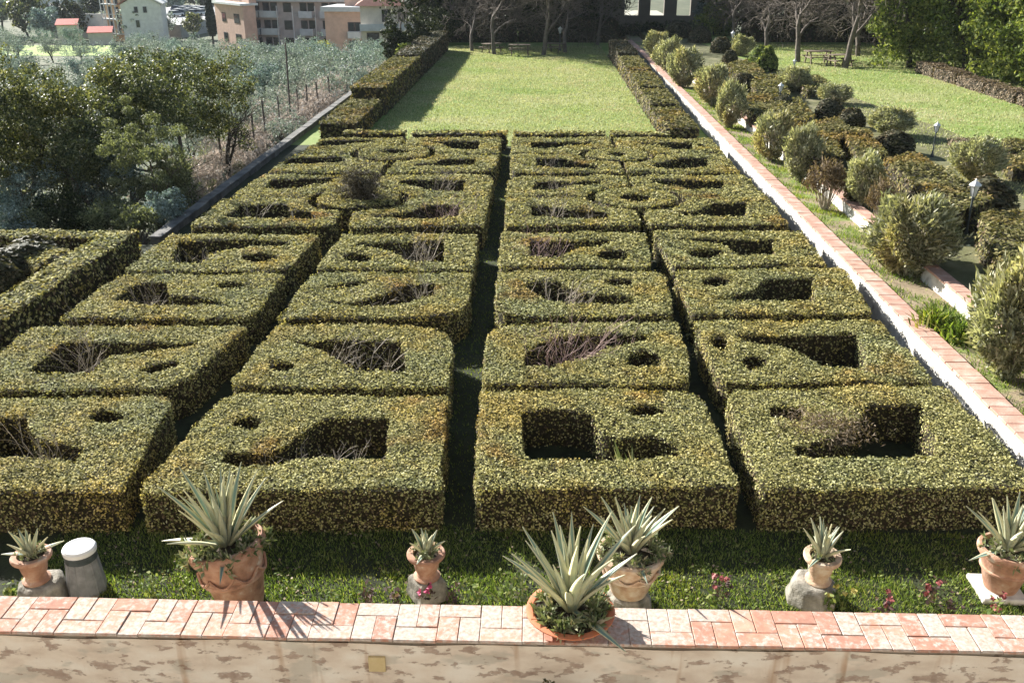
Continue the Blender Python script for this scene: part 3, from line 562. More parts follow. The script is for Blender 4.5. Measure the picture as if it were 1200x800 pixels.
# long hedges flanking the lawn
def seg_hedge(name, x0, x1, y0, y1, z0, z1, L, label, mats=None, group=None, drop=None):
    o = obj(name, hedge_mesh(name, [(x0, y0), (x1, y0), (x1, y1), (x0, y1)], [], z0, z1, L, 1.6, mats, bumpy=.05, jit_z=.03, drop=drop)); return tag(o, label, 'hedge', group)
MF = [M_core, M_hedge_far]
seg_hedge('lawn_hedge', -8.75, -7.25, 37.0, 43.4, 0, .80, .13, 'low flat-topped hedge at the near left corner of the lawn', MF, 'hedges flanking the lawn')
seg_hedge('lawn_hedge', -8.75, -7.15, 43.9, 57.5, 0, 1.30, .15, 'taller flat-topped hedge along the left side of the lawn, middle stretch', MF, 'hedges flanking the lawn')
seg_hedge('lawn_hedge', -8.70, -7.15, 57.8, 75.5, 0, 1.40, .17, 'taller brownish hedge along the left side of the lawn, far stretch', [M_core, M_dome], 'hedges flanking the lawn')
for y0, y1, zt, lb, mt in [(36.9, 42.3, .70, 'nearest segment', MF), (42.5, 47.5, .82, 'second segment', MF), (47.7, 54.0, .92, 'third segment', MF), (54.2, 61.5, 1.0, 'fourth segment', MF), (61.8, 70.5, 1.15, 'farthest brown segment', [M_core, M_dome])]:
    seg_hedge('lawn_hedge', 4.95, 6.25, y0, y1, 0, zt, .14, f'stepped hedge along the right side of the lawn, {lb}', mt, 'hedges flanking the lawn')
# left bed: L-shaped hedge with round bushes
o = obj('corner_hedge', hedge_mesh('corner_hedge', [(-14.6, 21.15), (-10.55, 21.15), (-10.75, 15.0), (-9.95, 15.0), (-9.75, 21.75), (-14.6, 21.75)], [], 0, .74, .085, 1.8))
tag(o, 'L-shaped clipped hedge enclosing the bed at the left edge', 'hedge')
def dome_mesh(name, n, L, mat, seed, flat=.8):
    g_ = np.random.default_rng(seed); d = unit(g_.normal(0, 1, (n, 3))); d[:, 2] = np.abs(d[:, 2]) ; d = d[d[:, 2] > .0]
    lump = 1+.05*np.sin(d[:, :1]*6+seed)+.05*np.sin(d[:, 1:2]*7+d[:, 2:]*5); P = d*lump*np.array([.5, .5, 1.0])*(1+g_.normal(0, .02, (len(d), 1))); P[:, 2] = np.sign(P[:, 2])*np.abs(P[:, 2])**flat
    lv, lf = leaf_quads(P, d, L, L*.6, .6)
    k = 10; cv = []; cf = []
    for i in range(5):
        ph = i/4*math.pi/2
        for j in range(k): cv.append((.46*math.cos(ph)*math.cos(2*math.pi*j/k), .46*math.cos(ph)*math.sin(2*math.pi*j/k), .93*math.sin(ph)**flat))
    for i in range(4):
        for j in range(k): cf.append((i*k+j, i*k+(j+1) % k, (i+1)*k+(j+1) % k, (i+1)*k+j))
    return mesh_np(name, np.concatenate([np.array(cv), lv]), [(np.array(cf), 0), (lf+len(cv), 1)], [M_core, mat])
DOMES = [dome_mesh('dome', 1800, .11, M_dome, s) for s in (1, 2)]
DOME_G = dome_mesh('dome_green', 1800, .12, M_laurel, 3)
def dome(name, me, px, py, wpx, hpx, z, label, group=None, rz=0):
    p = at(px, py, z); k = pxm(p.y, z); o = obj(name, me); o.location = p; o.scale = (wpx*k, wpx*k, hpx*k*1.05); o.rotation_euler = (0, 0, rz); return tag(o, label, 'bush', group)
for px, py, wp, hp, lb in [(38, 322, 92, 40, 'broad dark rounded bush behind the corner hedge at the left edge'), (-6, 345, 70, 44, 'dark rounded bush cut by the left edge of the picture')]: dome('rounded_bush', DOMES[0], px, py, wp, hp, 0, lb, 'round bushes in the left bed', px)
o = obj('inner_hedge', hedge_mesh('inner_hedge', [(-11.7, 19.9), (-11.05, 19.2), (-10.85, 20.5), (-11.9, 20.75)], [], 0, .62, .085, 1.8)); tag(o, 'small sunlit hedge patch inside the left bed', 'hedge')
# ---- planting right of the terrace wall: oleanders, domes, clipped masses, lanterns
def oleander_mesh(seed, n, L, leafm=M_ole, twigm=M_twig, up=.5, wide=1.0, bare=0.08):
    g_ = np.random.default_rng(seed); segs = []; P = []; D = []
    for i in range(26):
        a = g_.uniform(0, 6.283); lean = g_.uniform(.02, .62)**.9; tip = np.array([math.cos(a)*lean*.9, math.sin(a)*lean*.9, 1.02-lean*.75+g_.normal(0, .05)])
        base = np.array([math.cos(a)*.07, math.sin(a)*.07, 0]); mid = (base+tip)*.5+np.array([0, 0, .10]); segs += [(base, mid, .014, .010), (mid, tip, .010, .004)]
        for _ in range(n//26):
            t = g_.uniform(bare, 1.04)**.75; q = (1-t)**2*base+2*t*(1-t)*mid+t*t*tip; d = unit(g_.normal(0, 1, 3)+np.array([math.cos(a)*.5, math.sin(a)*.5, up]))
            P.append(q+d*L*.5+g_.normal(0, .045, 3)); D.append(d)
    if bare < .3:
        d = unit(g_.normal(0, 1, (n, 3))); lump = .95+.14*np.sin(d[:, :1]*5+seed)+.14*np.sin(d[:, 1:2]*6+d[:, 2:]*4+seed*2)+.05*np.sin(d[:, :1]*13+d[:, 1:2]*11); rad = g_.uniform(.55, 1, (n, 1))**.45
        ragged = 1+np.abs(g_.normal(0, .10, (n, 1))); P = np.array([0, 0, .53])+d*rad*lump*ragged*np.array([.53, .53, .50]); P[:, 2] = np.abs(P[:, 2])+.01; P[:, :2] *= (.42+.58*np.clip(P[:, 2:]/.42, 0, 1)**.7); D = unit(d*np.array([1, 1, .6])+g_.normal(0, .45, (n, 3))+np.array([0, 0, up]))
    P = np.array(P); D = np.array(D); P[:, 2] = np.maximum(P[:, 2], .02); N = unit(np.cross(D, g_.normal(0, 1, D.shape))); lv, lf = leaf_quads(P, N, L, L*.27, .1, updir=D)
    tv, tf = tubes(segs, 4); return mesh_np('oleander_stems', tv, [(tf, 0)], [twigm]), mesh_np('oleander_foliage', lv, [(lf, 0)], [leafm])
OLE_BIG = [oleander_mesh(s, 9000, .11) for s in (1, 2)]; OLE = [oleander_mesh(s, 5000, .125) for s in (3, 4, 5)]; OLE_DRY = [oleander_mesh(6, 1600, .12, M_deadhedge, M_twig, .4, 1, .45)]
def shrub(name, ms, bx, by, ty, wp, z, label, group=None, cat='shrub', rz=None):
    p = at(bx, by, z); h = ray(bx, ty, p.y).z-z; wd = wp*pxm(p.y, z)
    o = empty(name, p, label, cat, group, random.uniform(0, 6.28) if rz is None else rz); o.scale = (wd/1.15, wd/1.15, h/1.05)
    obj('stems', ms[0], o); obj('foliage', ms[1], o); return o
GO = 'oleanders beside the terrace wall'
shrub('oleander', OLE_BIG[0], 1062, 322, 234, 92, .53, 'big grey-green oleander beside the wall, left of the nearest lamp', GO)
shrub('oleander', OLE_BIG[1], 1178, 442, 305, 104, .53, 'largest grey-green oleander, cut by the right edge', GO)
shrub('oleander', OLE_DRY[0], 966, 246, 182, 52, .53, 'twiggy brown oleander with bare stems beside the wall', GO)
shrub('oleander', OLE[0], 936, 212, 148, 42, .53, 'pale leggy oleander just behind the twiggy brown one', GO)
shrub('oleander', OLE[1], 902, 188, 132, 42, .53, 'rounded olive-green oleander, third from the bare lawn hedge end', GO)
shrub('oleander', OLE[2], 1010, 240, 180, 46, .86, 'dark brownish shrub behind the twiggy brown oleander', GO)
shrub('oleander', OLE_DRY[0], 1030, 262, 206, 36, .86, 'small reddish-brown shrub left of the big oleander', GO)
shrub('oleander', OLE[0], 854, 150, 97, 36, .53, 'silvery oleander halfway along the far wall', GO)
shrub('oleander', OLE[1], 833, 124, 76, 38, .53, 'bushy pale oleander before the silvery one', GO)
shrub('oleander', OLE[2], 800, 102, 58, 38, .53, 'pale flower-like oleander near the far end of the wall', GO)
shrub('oleander', OLE[0], 782, 84, 46, 34, .53, 'pale oleander second from the far end of the wall', GO)
shrub('oleander', OLE[1], 770, 70, 37, 30, .53, 'farthest pale oleander at the end of the wall', GO)
shrub('oleander', OLE[2], 1140, 212, 163, 58, .80, 'round bright-leaved oleander behind the nearest lamp', GO)
shrub('oleander', OLE[0], 1040, 158, 126, 52, .80, 'round yellowish oleander at the lawn edge, mid right', GO)
shrub('oleander', OLE[1], 930, 107, 78, 36, .80, 'round grey-green oleander beside the far lamp', GO)
shrub('oleander', OLE[2], 976, 121, 99, 40, .80, 'low yellow-green oleander at the lawn edge', GO)
shrub('oleander', OLE[0], 868, 66, 42, 26, .80, 'small pale oleander beyond the clipped masses', GO)
GD = 'dark clipped domes on the terrace'
for i, (px, py, wp, hp, lb) in enumerate([(1046, 179, 46, 24, 'largest dark clipped dome under the yellowish oleander'), (997, 149, 30, 20, 'dark clipped dome left of the yellowish oleander'), (972, 138, 34, 20, 'flattened dark clipped dome beside the low yellow oleander'), (917, 134, 32, 20, 'dark clipped dome at the foot of the far lamp'), (871, 106, 28, 18, 'dark clipped dome behind the silvery oleander'), (855, 75, 18, 14, 'small dark clipped dome, farthest back'), (1150, 252, 68, 42, 'wide dark clipped mound behind the nearest lamp'), (1010, 236, 40, 40, 'dark clipped mound behind twiggy brown oleander'), (845, 62, 24, 16, 'dark clipped dome near the far wall end'), (820, 50, 26, 16, 'dark rounded bush left of far domes'), (795, 44, 30, 18, 'dark rounded bush below the arches')]):
    dome('clipped_dome', DOMES[i % 2], px, py, wp, hp, .80, lb, GD, i)
dome('green_dome', DOME_G, 894, 83, 32, 26, .80, 'bright green clipped ball among dark domes', None, 1)
GM = 'clipped hedge masses on the terrace'
for q, zt, lb in [([(1034,184),(1072,178),(1168,232),(1116,248)], 1.55, 'long sloping clipped hedge running up to the nearest lamp'), ([(1147,248),(1225,244),(1290,318),(1176,322)], 1.5, 'big clipped hedge block at the right edge beside the nearest lamp'),
                  ([(985,152),(1015,150),(1042,180),(1008,186)], 1.4, 'clipped hedge block under the dark dome, mid terrace'), ([(950,142),(982,136),(1002,156),(966,168)], 1.4, 'clipped hedge block left of mid terrace dome'),
                  ([(905,120),(935,113),(957,136),(922,147)], 1.35, 'clipped hedge block at the far lamp'), ([(878,92),(910,86),(927,109),(894,117)], 1.35, 'clipped hedge block below the green ball'),
                  ([(852,74),(880,69),(897,86),(868,94)], 1.3, 'clipped hedge block left of the green ball'), ([(922,148),(962,143),(992,182),(948,186)], 1.35, 'clipped hedge block behind the pale leggy oleander'),
                  ([(1172,163),(1240,162),(1252,172),(1180,174)], 1.2, 'low clipped strip at the right edge, nearest the lawn'), ([(1176,182),(1250,180),(1262,194),(1186,198)], 1.2, 'low clipped strip at the right edge, behind the bright oleander'),
                  ([(868,112),(900,108),(915,128),(880,134)], 1.3, 'clipped hedge block behind the silvery oleander'), ([(932,92),(960,88),(975,100),(945,106)], 1.2, 'small clipped hedge block beside the low yellow oleander')]:
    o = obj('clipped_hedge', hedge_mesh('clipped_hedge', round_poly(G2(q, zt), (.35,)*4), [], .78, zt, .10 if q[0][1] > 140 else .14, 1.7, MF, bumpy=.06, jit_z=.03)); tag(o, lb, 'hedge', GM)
p = at(1065, 172, .81)
seg_hedge('dry_hedge', 14.2, 15.2, 25.5, 33.0, .78, 1.05, .10, 'low dry purplish hedge strip between the lawn and the second lamp', [M_core, M_deadhedge])
def lantern(bx, by, ty, z, label):
    p = at(bx, by, z); h = ray(bx, ty, p.y).z-z; o = empty('garden_lamp', p, label, 'lamp', 'garden lamps'); k = h/1.35
    m = MB(); m.lathe([(.07*k, 0), (.07*k, .08*k), (.04*k, .14*k), (.028*k, .3*k), (.022*k, h-.42*k), (.05*k, h-.40*k), (.02*k, h-.36*k)], 10); m.build('post', M_iron, o, True)
    m = MB(); m.lathe([(.055*k, h-.36*k), (.12*k, h-.10*k)], 6); hd = m.build('lantern_glass', M_lampglass, o)
    m = MB(); m.lathe([(.15*k, h-.10*k), (.14*k, h-.085*k), (.05*k, h-.01*k), (.025*k, h), (.03*k, h+.03*k), (.004*k, h+.06*k)], 6); m.build('lantern_cap', M_capwhite, o)
    m = MB()
    for j in range(6):
        a = j*math.pi/3; m.tube((.057*k*math.cos(a), .057*k*math.sin(a), h-.36*k), (.123*k*math.cos(a), .123*k*math.sin(a), h-.10*k), .007*k, .007*k, 4)
    m.build('lantern_frame', M_iron, o); return o
lantern(1131, 279, 212, .80, 'nearest garden lamp on a thin dark post, right side'); lantern(1092, 184, 144, .80, 'garden lamp at the edge of the upper lawn'); lantern(912, 132, 98, .80, 'garden lamp among the clipped domes, mid distance')
lantern(929, 92, 70, .80, 'garden lamp behind the round grey-green oleander'); lantern(656, 60, 32, 0, 'garden lamp between the bare trees beyond the lawn'); lantern(857, 64, 37, .80, 'garden lamp far back beside the small pale oleander')
# leafy clump by the wall
def tuft_mesh(name, n, h, spread, wd, mat, seed):
    g_ = np.random.default_rng(seed); V = []; 
    a = g_.uniform(0, 6.283, n); lean = g_.uniform(.1, 1, n)*spread; hh = h*g_.uniform(.5, 1.1, n); b = np.column_stack([g_.normal(0, spread*.35, n), g_.normal(0, spread*.35, n), np.zeros(n)])
    dr = np.column_stack([np.cos(a), np.sin(a), np.zeros(n)]); sd_ = np.column_stack([-np.sin(a), np.cos(a), np.zeros(n)])*wd; mid = b+dr*lean[:, None]*.4+np.array([0, 0, 1])*(hh*.7)[:, None]; tip = b+dr*lean[:, None]+np.array([0, 0, 1])*hh[:, None]
    V = np.stack([b-sd_*.5, b+sd_*.5, mid+sd_*.5, mid-sd_*.5, tip], 1).reshape(-1, 3); i = np.arange(n)[:, None]*5
    return mesh_np(name, V, [(i+np.array([[0, 1, 2, 3]]), 0), (i+np.array([[3, 2, 4]]), 0)], [mat])
for px, py, lb in [(1100, 385, 'lush green strap-leaved clump beside the brick wall, left one'), (1128, 398, 'lush green strap-leaved clump under the largest oleander')]:
    o = obj('leafy_clump', tuft_mesh('leafy_clump', 420, .38, .42, .035, M_grassblade, px)); o.location = at(px, py, .53); tag(o, lb, 'plant', 'green clumps by the wall')
# grass as stuff
def grass(name, x0, x1, y0, y1, zf, n, h, wd, label, keep=None, mat=M_grassblade):
    p = rng.uniform((x0, y0), (x1, y1), (n, 2)); dn = wob(p[:, 0]*.9, p[:, 1]*.9)+rng.normal(0, .5, n)
    if keep is not None: p = p[keep(p, dn)]
    n = len(p); a = rng.uniform(0, 6.283, n); hh = h*rng.uniform(.4, 1.2, n)*(1+.35*wob(p[:, 0]*1.7, p[:, 1]*1.7)); b = np.column_stack([p, np.full(n, zf)]); sd_ = np.column_stack([-np.sin(a), np.cos(a), np.zeros(n)])*wd
    tip = b+np.column_stack([np.cos(a)*hh*.6, np.sin(a)*hh*.6, hh]); V = np.stack([b-sd_*.5, b+sd_*.5, tip], 1).reshape(-1, 3)
    o = obj(name, mesh_np(name, V, [(np.arange(3*n).reshape(-1, 3), 0)], [mat])); return tag(o, label, 'grass', kind='stuff')
grass('border_grass', -6.2, 6.9, 7.9, 10.4, 0, 95000, .05, .013, 'short green grass between the front wall and the hedges', keep=lambda p, d: d > -.55)
n = 9000; p = np.column_stack([rng.uniform(-6.2, 6.9, n), rng.uniform(8.0, 10.3, n)]); p = p[wob(p[:, 0]*1.3, p[:, 1]*1.3)+rng.normal(0, .3, n) > .15]; n = len(p); lv, lf = leaf_quads(np.column_stack([p, rng.uniform(.02, .06, n)]), np.tile([0, 0, 1.], (n, 1)), .04, .034, .4)
tag(obj('clover_and_fallen_leaves', mesh_np('clover', lv, [(lf[:n*4//5], 0), (lf[n*4//5:], 1)], [M_weed, M_deadhedge])), 'clover and fallen leaves scattered in the border grass', 'clover', kind='stuff')
grass('path_grass', -1.55, -.6, 10.4, 35, 0, 9000, .04, .014, 'thin grass along the central path')
grass('strip_grass', 7.34, 8.2, 12, 50, .53, 30000, .09, .02, 'patchy grass between the two low walls', keep=lambda p, d: d > .15)
grass('lawn_grass', -7.1, 4.9, 36.5, 79, .004, 100000, .07, .04, 'sunlit lawn grass beyond the parterre', mat=M_lawnblade)
grass('upper_lawn_grass', 13.2, 30, 24, 72, .81, 70000, .07, .045, 'grass of the upper lawn on the right', mat=M_lawnblade)

# ---- bare shrubs in the hedge hollows
def bare_mesh(seed, h, n, mat, r=.006, spread=.45, lv=2):
    rr = random.Random(seed); segs = []
    def go(p, d, L, r, k):
        q = p
        for i in range(3):
            d = (d+Vector((rr.gauss(0, .16), rr.gauss(0, .16), rr.gauss(0, .1)))).normalized(); e = q+d*L/3; segs.append((q, e, r*(1-.2*i), r*(1-.2*(i+1)))); q = e
            if k > 0 and rr.random() < .8: go(q, (d+Vector((rr.gauss(0, .6), rr.gauss(0, .6), rr.gauss(.1, .3)))).normalized(), L*.55, r*.6, k-1)
    for i in range(n):
        a = rr.uniform(0, 6.28); go(Vector((rr.gauss(0, spread*.35), rr.gauss(0, spread*.2), 0)), Vector((math.cos(a)*spread, math.sin(a)*spread, 1)).normalized(), h*rr.uniform(.6, 1.05), r, lv)
    V, F = tubes(segs, 3); return mesh_np('bare_shrub', V, [(F, 0)], [mat])
BW = [bare_mesh(1, .95, 12, M_twig, .009), bare_mesh(2, .9, 9, M_twig, .011), bare_mesh(3, .95, 22, M_redtwig, .009, spread=.6)]
GB = 'bare shrubs in the hedge hollows'
for i, (px, py, me, s, lb) in enumerate([(45, 528, 0, .9, 'bare twiggy shrub in the nearest far-left hollow'), (335, 530, 1, .8, 'bare arching twigs in the nearest left hollow, left end'), (405, 520, 1, .7, 'small bare shrub in the nearest left hollow, right end'), (95, 415, 0, 1.05, 'pale bare shrub in the second-row far-left hollow'), (435, 420, 1, 1.1, 'white branching bare shrub in the second-row left hollow'), (400, 415, 0, .8, 'bare twigs at the narrow end of the second-row left hollow'), (660, 408, 2, 1.05, 'reddish thicket of bare stems in the second-row right hollow'), (700, 400, 2, .75, 'reddish bare stems at the right end of that thicket'), (655, 342, 1, 1.1, 'fan of pale bare stems in the third-row right hollow'), (680, 350, 0, .8, 'pale twigs beside the third-row fan of stems'), (490, 342, 0, 1.0, 'grey bare shrub in the third-row left hollow'), (430, 355, 1, .9, 'grey bare twigs in the third-row left hollow'), (638, 292, 2, .95, 'reddish bare shrub in the fourth-row right hollow'), (500, 293, 0, .95, 'grey bare shrub in the fourth-row left hollow'), (480, 290, 1, .8, 'pale twigs in the fourth-row left hollow'), (170, 346, 0, .85, 'grey shrub in the third-row far-left hollow'), (232, 300, 1, .9, 'pale stems in the fourth-row far-left hollow'), (650, 248, 0, 1.0, 'grey bare shrub in the fifth-row right hollow'), (690, 250, 1, .9, 'grey twigs in the fifth-row right hollow'), (652, 217, 0, .85, 'grey bare shrub in the sixth-row right hollow'), (520, 217, 0, .95, 'grey bare shrub in the sixth-row left hollow'), (640, 190, 1, .9, 'grey bare shrub in the seventh-row right hollow'), (525, 248, 2, .9, 'speckled shrub in the fifth-row left hollow')]):
    p = at(px, py, HZ); o = obj('bare_shrub', BW[me]); o.location = (p.x, p.y, 0); o.rotation_euler = (0, 0, i*1.7); o.scale = (s, s, s); tag(o, lb, 'shrub', GB)
# twiggy round bush in the left front ring
cx, cy, rad, rin = rings_w[2]
o = empty('ring_bush', (cx+.05, cy, 0), 'tall twiggy grey-brown bush growing out of the left ring hedge', 'bush')
P, N = crown_points(5, 9000, 160, (0, 0, .95), (.52, .52, .55), .16, .1); lv, lf = leaf_quads(P, N, .06, .03, .8); obj('foliage', mesh_np('ring_bush_foliage', lv, [(lf, 0)], [leafmat('ring_bush_leaves', [(0, (.03, .028, .02)), (.6, (.10, .085, .06)), (1, (.22, .19, .15))], .15)]), o)
obj('branches', bare_mesh(11, 1.35, 26, M_bark, .01, .55, 2), o)
# dead patch on the nearest right block, pale-leaved plant in hollow
p = at(965, 500, HZ); n = 2600; q = np.column_stack([rng.normal(p.x, .28, n), rng.normal(p.y, .22, n), HZ+rng.uniform(-.12, .12, n)]); lv, lf = leaf_quads(q, np.tile([0, -.3, 1.], (n, 1)), .075, .012, .8, updir=np.tile([-.3, -.2, .8], (n, 1)))
hb = [o for o in bpy.data.objects if o.name.startswith('box_hedge') and 'nearest row' in o.get('label', '') and 'far right' in o.get('label', '')][0]
o = obj('dead_patch', mesh_np('dead_patch', lv, [(lf, 0)], [M_deadhedge]), hb); tag(o, 'pale brown patch of dead twigs')
p = at(738, 528, HZ); o = obj('pale_leaved_plant', tuft_mesh('pale_leaved_plant', 40, .6, .28, .05, M_succ, 5)); o.location = (p.x, p.y, 0); tag(o, 'pale broad-leaved plant in the nearest hollow right of the path', 'plant')
for px, py, lb in [(293, 262, 'pale flowering stems poking out beside the fifth-row far-left hedge')]:
    p = at(px, 272, 0); o = obj('flower_stems', bare_mesh(21, .85, 8, M_twig, .012, .3, 1)); o.location = p; tag(o, lb, 'plant')

# ================================================================== POTS ON THE FRONT STRIP
def agave_leaf(L, W, bend, seed):
    rr = random.Random(seed); n = 10; V = []; F = []; A = []
    for i in range(n+1):
        t = i/n; wd = W*(.55+.9*t-.2*t*t if t < .35 else (1-((t-.35)/.65)**1.6)*.84)*.5; wd = max(wd, .002)
        ang = bend*t*t; x = L*(t*math.cos(bend*t*.6)); z = L*t*-math.sin(bend*t*.6)*1.0; ch = .28*wd
        for k, s in enumerate((-1, -.45, 0, .45, 1)):
            V.append((x, s*wd, z+abs(s)**1.5*wd*.45-(.0 if k != 2 else ch*.2))); A.append(abs(s)*.9 if s else 0.0)
        for k, s in enumerate((.5, 0, -.5)): V.append((x, s*wd, z-.010-.02*(1-t)+abs(s)*wd*.2)); A.append(.5)
    for i in range(n):
        a = i*8; b = a+8; ring = [0, 1, 2, 3, 4, 5, 6, 7]
        for k in range(8): F.append((a+ring[k], a+ring[(k+1) % 8], b+ring[(k+1) % 8], b+ring[k]))
    me = bpy.data.meshes.new('agave_leaf'); me.from_pydata(V, [], F); me.materials.append(M_agave)
    at_ = me.attributes.new('across', 'FLOAT', 'POINT'); at_.data.foreach_set('value', A); me.polygons.foreach_set('use_smooth', np.ones(len(F), bool)); me.update(); return me
def agave(parent, c, L, W, n, seed, tilt=(0, 0)):
    W *= .95; n = int(n*1.25)
    rr = random.Random(seed); ms = [agave_leaf(L*s, W, b, seed+i) for i, (s, b) in enumerate([(1, .08), (.95, .28), (.85, -.10), (1.05, .18)])]
    for i in range(n):
        t = i/(n-1); az = i*2.39996+rr.gauss(0, .2); el = R(89-52*t**1.5+rr.gauss(0, 4)) if i < n-2 else R(rr.uniform(4, 16))
        o = obj('leaf', ms[(i*3+int(rr.random()*2)) % 4], parent); s = (.9+.14*math.sin(t*3.1))*rr.uniform(.85, 1.1)
        q = (Matrix.Rotation(az, 4, 'Z') @ Matrix.Rotation(-el, 4, 'Y'))
        o.matrix_local = Matrix.Translation(Vector(c)+Vector((math.cos(az), math.sin(az), 0))*W*.25*(.3+t)) @ Matrix.Rotation(tilt[0], 4, 'X') @ Matrix.Rotation(tilt[1], 4, 'Y') @ q @ Matrix.Diagonal((s, s, s, 1))
def rosettes(name, parent, c, rad, n, L, seed, hang=0.0, mat=None, side=None):
    """small trailing succulents around the foot of the agave"""
    g_ = np.random.default_rng(seed); P = []; D = []
    for i in range(n):
        a = g_.uniform(0, 6.283) if side is None else g_.normal(side, .7); r = rad*g_.uniform(.55, 1.08); q = np.array([c[0]+math.cos(a)*r, c[1]+math.sin(a)*r, c[2]+g_.uniform(-hang, .06) if r > rad*.95 else c[2]+g_.uniform(0, .08)])
        for k in range(9):
            d = unit(g_.normal(0, 1, 3)+np.array([math.cos(a)*.4, math.sin(a)*.4, .7])); P.append(q+d*L*.5); D.append(d)
    P = np.array(P); D = np.array(D); N = unit(np.cross(D, g_.normal(0, 1, D.shape))); lv, lf = leaf_quads(P, N, L, L*.3, .1, updir=D)
    return obj(name, mesh_np(name, lv, [(lf, 0)], [mat or M_succ]), parent)
def potted(name, loc, label, r, h, mat, L, W, n, seed, style='plain', rot=0.0, tilt=None, ros=40, hang=.0, group='potted agaves along the wall', side=None):
    o = empty(name, loc, label, 'potted plant', group, rot); T = tilt or Matrix.Identity(3)
    m = MB()
    if style == 'urn': prof = [(r*.62, 0), (r*.64, h*.06), (r*.50, h*.12), (r*.46, h*.22), (r*.56, h*.38), (r*.62, h*.62), (r*.64, h*.82)]
    elif style == 'bowl': prof = [(r*.45, 0), (r*.62, h*.2), (r*.82, h*.55), (r*.93, h*.86)]
    else: prof = [(r*.52, 0), (r*.55, h*.05), (r*.58, h*.10), (r*.72, h*.45), (r*.755, h*.47), (r*.80, h*.49), (r*.80, h*.53), (r*.765, h*.55), (r*.86, h*.84)]
    inner = [(prof[-1][0]*.9, h*.9), (prof[-1][0]*.86, h*.80)]
    m.lathe(prof+inner, 28, tilt=T, wob=.006); pt = m.build('pot', mat, o, True)
    rp = prof[-1][0]; fl = 1.25 if style == 'urn' else 1.0; m = MB(); m.lathe([(rp*.96, h*.83), (rp*1.10*fl, h*.85), (rp*1.14*fl, h*.90), (rp*1.14*fl, h*.96), (rp*1.08*fl, h), (rp*.98, h), (rp*.94, h*.93), (rp*.9, h*.84)], 28, tilt=T, wob=.006); m.build('rim', mat, pt, True)
    if style == 'swag':
        for k in range(8):
            a0 = k*math.pi/4; m = MB(); pr = None
            for j in range(9):
                a = a0+j/8*math.pi/4; z = h*(.66-.12*math.sin(j/8*math.pi)); q = T @ Vector((r*.83*math.cos(a), r*.83*math.sin(a), z))
                if pr is not None: m.tube(pr, q, .018, .018, 5)
                pr = q
            m.build('swag', mat, pt, True)
    c = T @ Vector((0, 0, h*.9)); m = MB(); m.lathe([(rp*.93, h*.86), (rp*.93, h*.90), (rp*.5, h*.94), (.01, h*.95)], 20, tilt=T); m.build('soil', M_pot_soil, o, True)
    agave(o, c+Vector((0, 0, .02)), L, W, n, seed)
    if ros: rosettes('succulents', o, c+Vector((0, 0, .03 if style != 'bowl' else -.01)), rp*(1.12 if hang > .1 else .86 if style == 'bowl' else 1.0), ros, L*.13 if L > .5 else .05, seed, hang, side=side)
    return o
def stand(loc, w_, h, label, mat, seed, lumpy=.02):
    m = MB(); rr = random.Random(seed); n = 14; prof = [(w_*.56, 0), (w_*.58, h*.25), (w_*.52, h*.55), (w_*.50, h*.85), (w_*.40, h)]
    m.lathe(prof, 4 if lumpy < .015 else 9, wob=lumpy*2.2); o = m.build('pedestal', mat, None, False, .012); o.location = loc; o.rotation_euler = (0, 0, .8+seed*.3)
    return tag(o, label, 'pedestal', 'stone stands under the pots')
def gp(px, Y, z=0.0):
    d = _dir(px, 690); return Vector((d[0]/d[1]*Y, Y, z))
a_ = gp(50, 8.78); stand(a_, .52, .26, 'mossy rounded stone stand under the leftmost small pot', M_stone, 1); potted('potted_agave', a_+Vector((-.04, 0, .26)), 'small agave in a terracotta urn, leftmost pot', .245, .36, M_terra, .36, .075, 15, 11, 'urn', ros=26)
potted('potted_agave', gp(283, 8.72), 'biggest agave in a large cracked terracotta pot with trailing succulents', (.45), .88, M_terra, .92, .105, 30, 22, 'swag', .4, Matrix.Rotation(R(-5), 3, 'X') @ Matrix.Rotation(R(-7), 3, 'Y'), ros=110, hang=.12)
a_ = gp(501, 8.92); stand(a_, .47, .30, 'square grey stone stand under the small pot by the path', M_stone, 2, .01); potted('potted_agave', a_+Vector((0, 0, .30)), 'small agave in a terracotta urn at the end of the central path', .245, .34, M_terra, .30, .085, 13, 33, 'urn', ros=30)
a_ = gp(737, 8.86); stand(a_, .48, .20, 'mossy stone stand under the garlanded pot', M_stone, 3); potted('potted_agave', a_+Vector((0, 0, .20)), 'agave in a pale garlanded terracotta pot behind the red bowl', .40, .56, M_terra_pale, .68, .11, 20, 44, 'swag', .2, ros=90, hang=.12)
a_ = gp(952, 9.0); stand(a_, .54, .28, 'weathered lumpy stone stand right of the red bowl', M_stone, 4); potted('potted_agave', a_+Vector((.05, 0, .28)), 'small agave in a tilted terracotta urn right of the red bowl', .235, .38, M_terra_pale, .42, .07, 17, 55, 'urn', tilt=Matrix.Rotation(R(4), 3, 'X'), ros=14)
a_ = gp(1168, 9.22); m = MB(); m.lathe([(.36, 0), (.37, .05), (.35, .075)], 4); o = m.build('pot_base', M_palestone, None, False, .01); o.location = a_; o.rotation_euler = (0, 0, .75); tag(o, 'pale square stone slab under the rightmost pot', 'slab')
potted('potted_agave', a_+Vector((.03, 0, .075)), 'agave in a pinkish terracotta pot on a pale slab, rightmost', .345, .56, M_terra, .66, .10, 21, 66, 'plain', ros=40, hang=.06)
bw = ray(668, 742, 7.55); potted('potted_agave', Vector((bw.x, 7.575, CZ)), 'large agave in a shallow red terracotta bowl standing on the wall', .42, .20, M_terra_red, .96, .125, 24, 77, 'bowl', .9, ros=85, hang=.0, side=None)
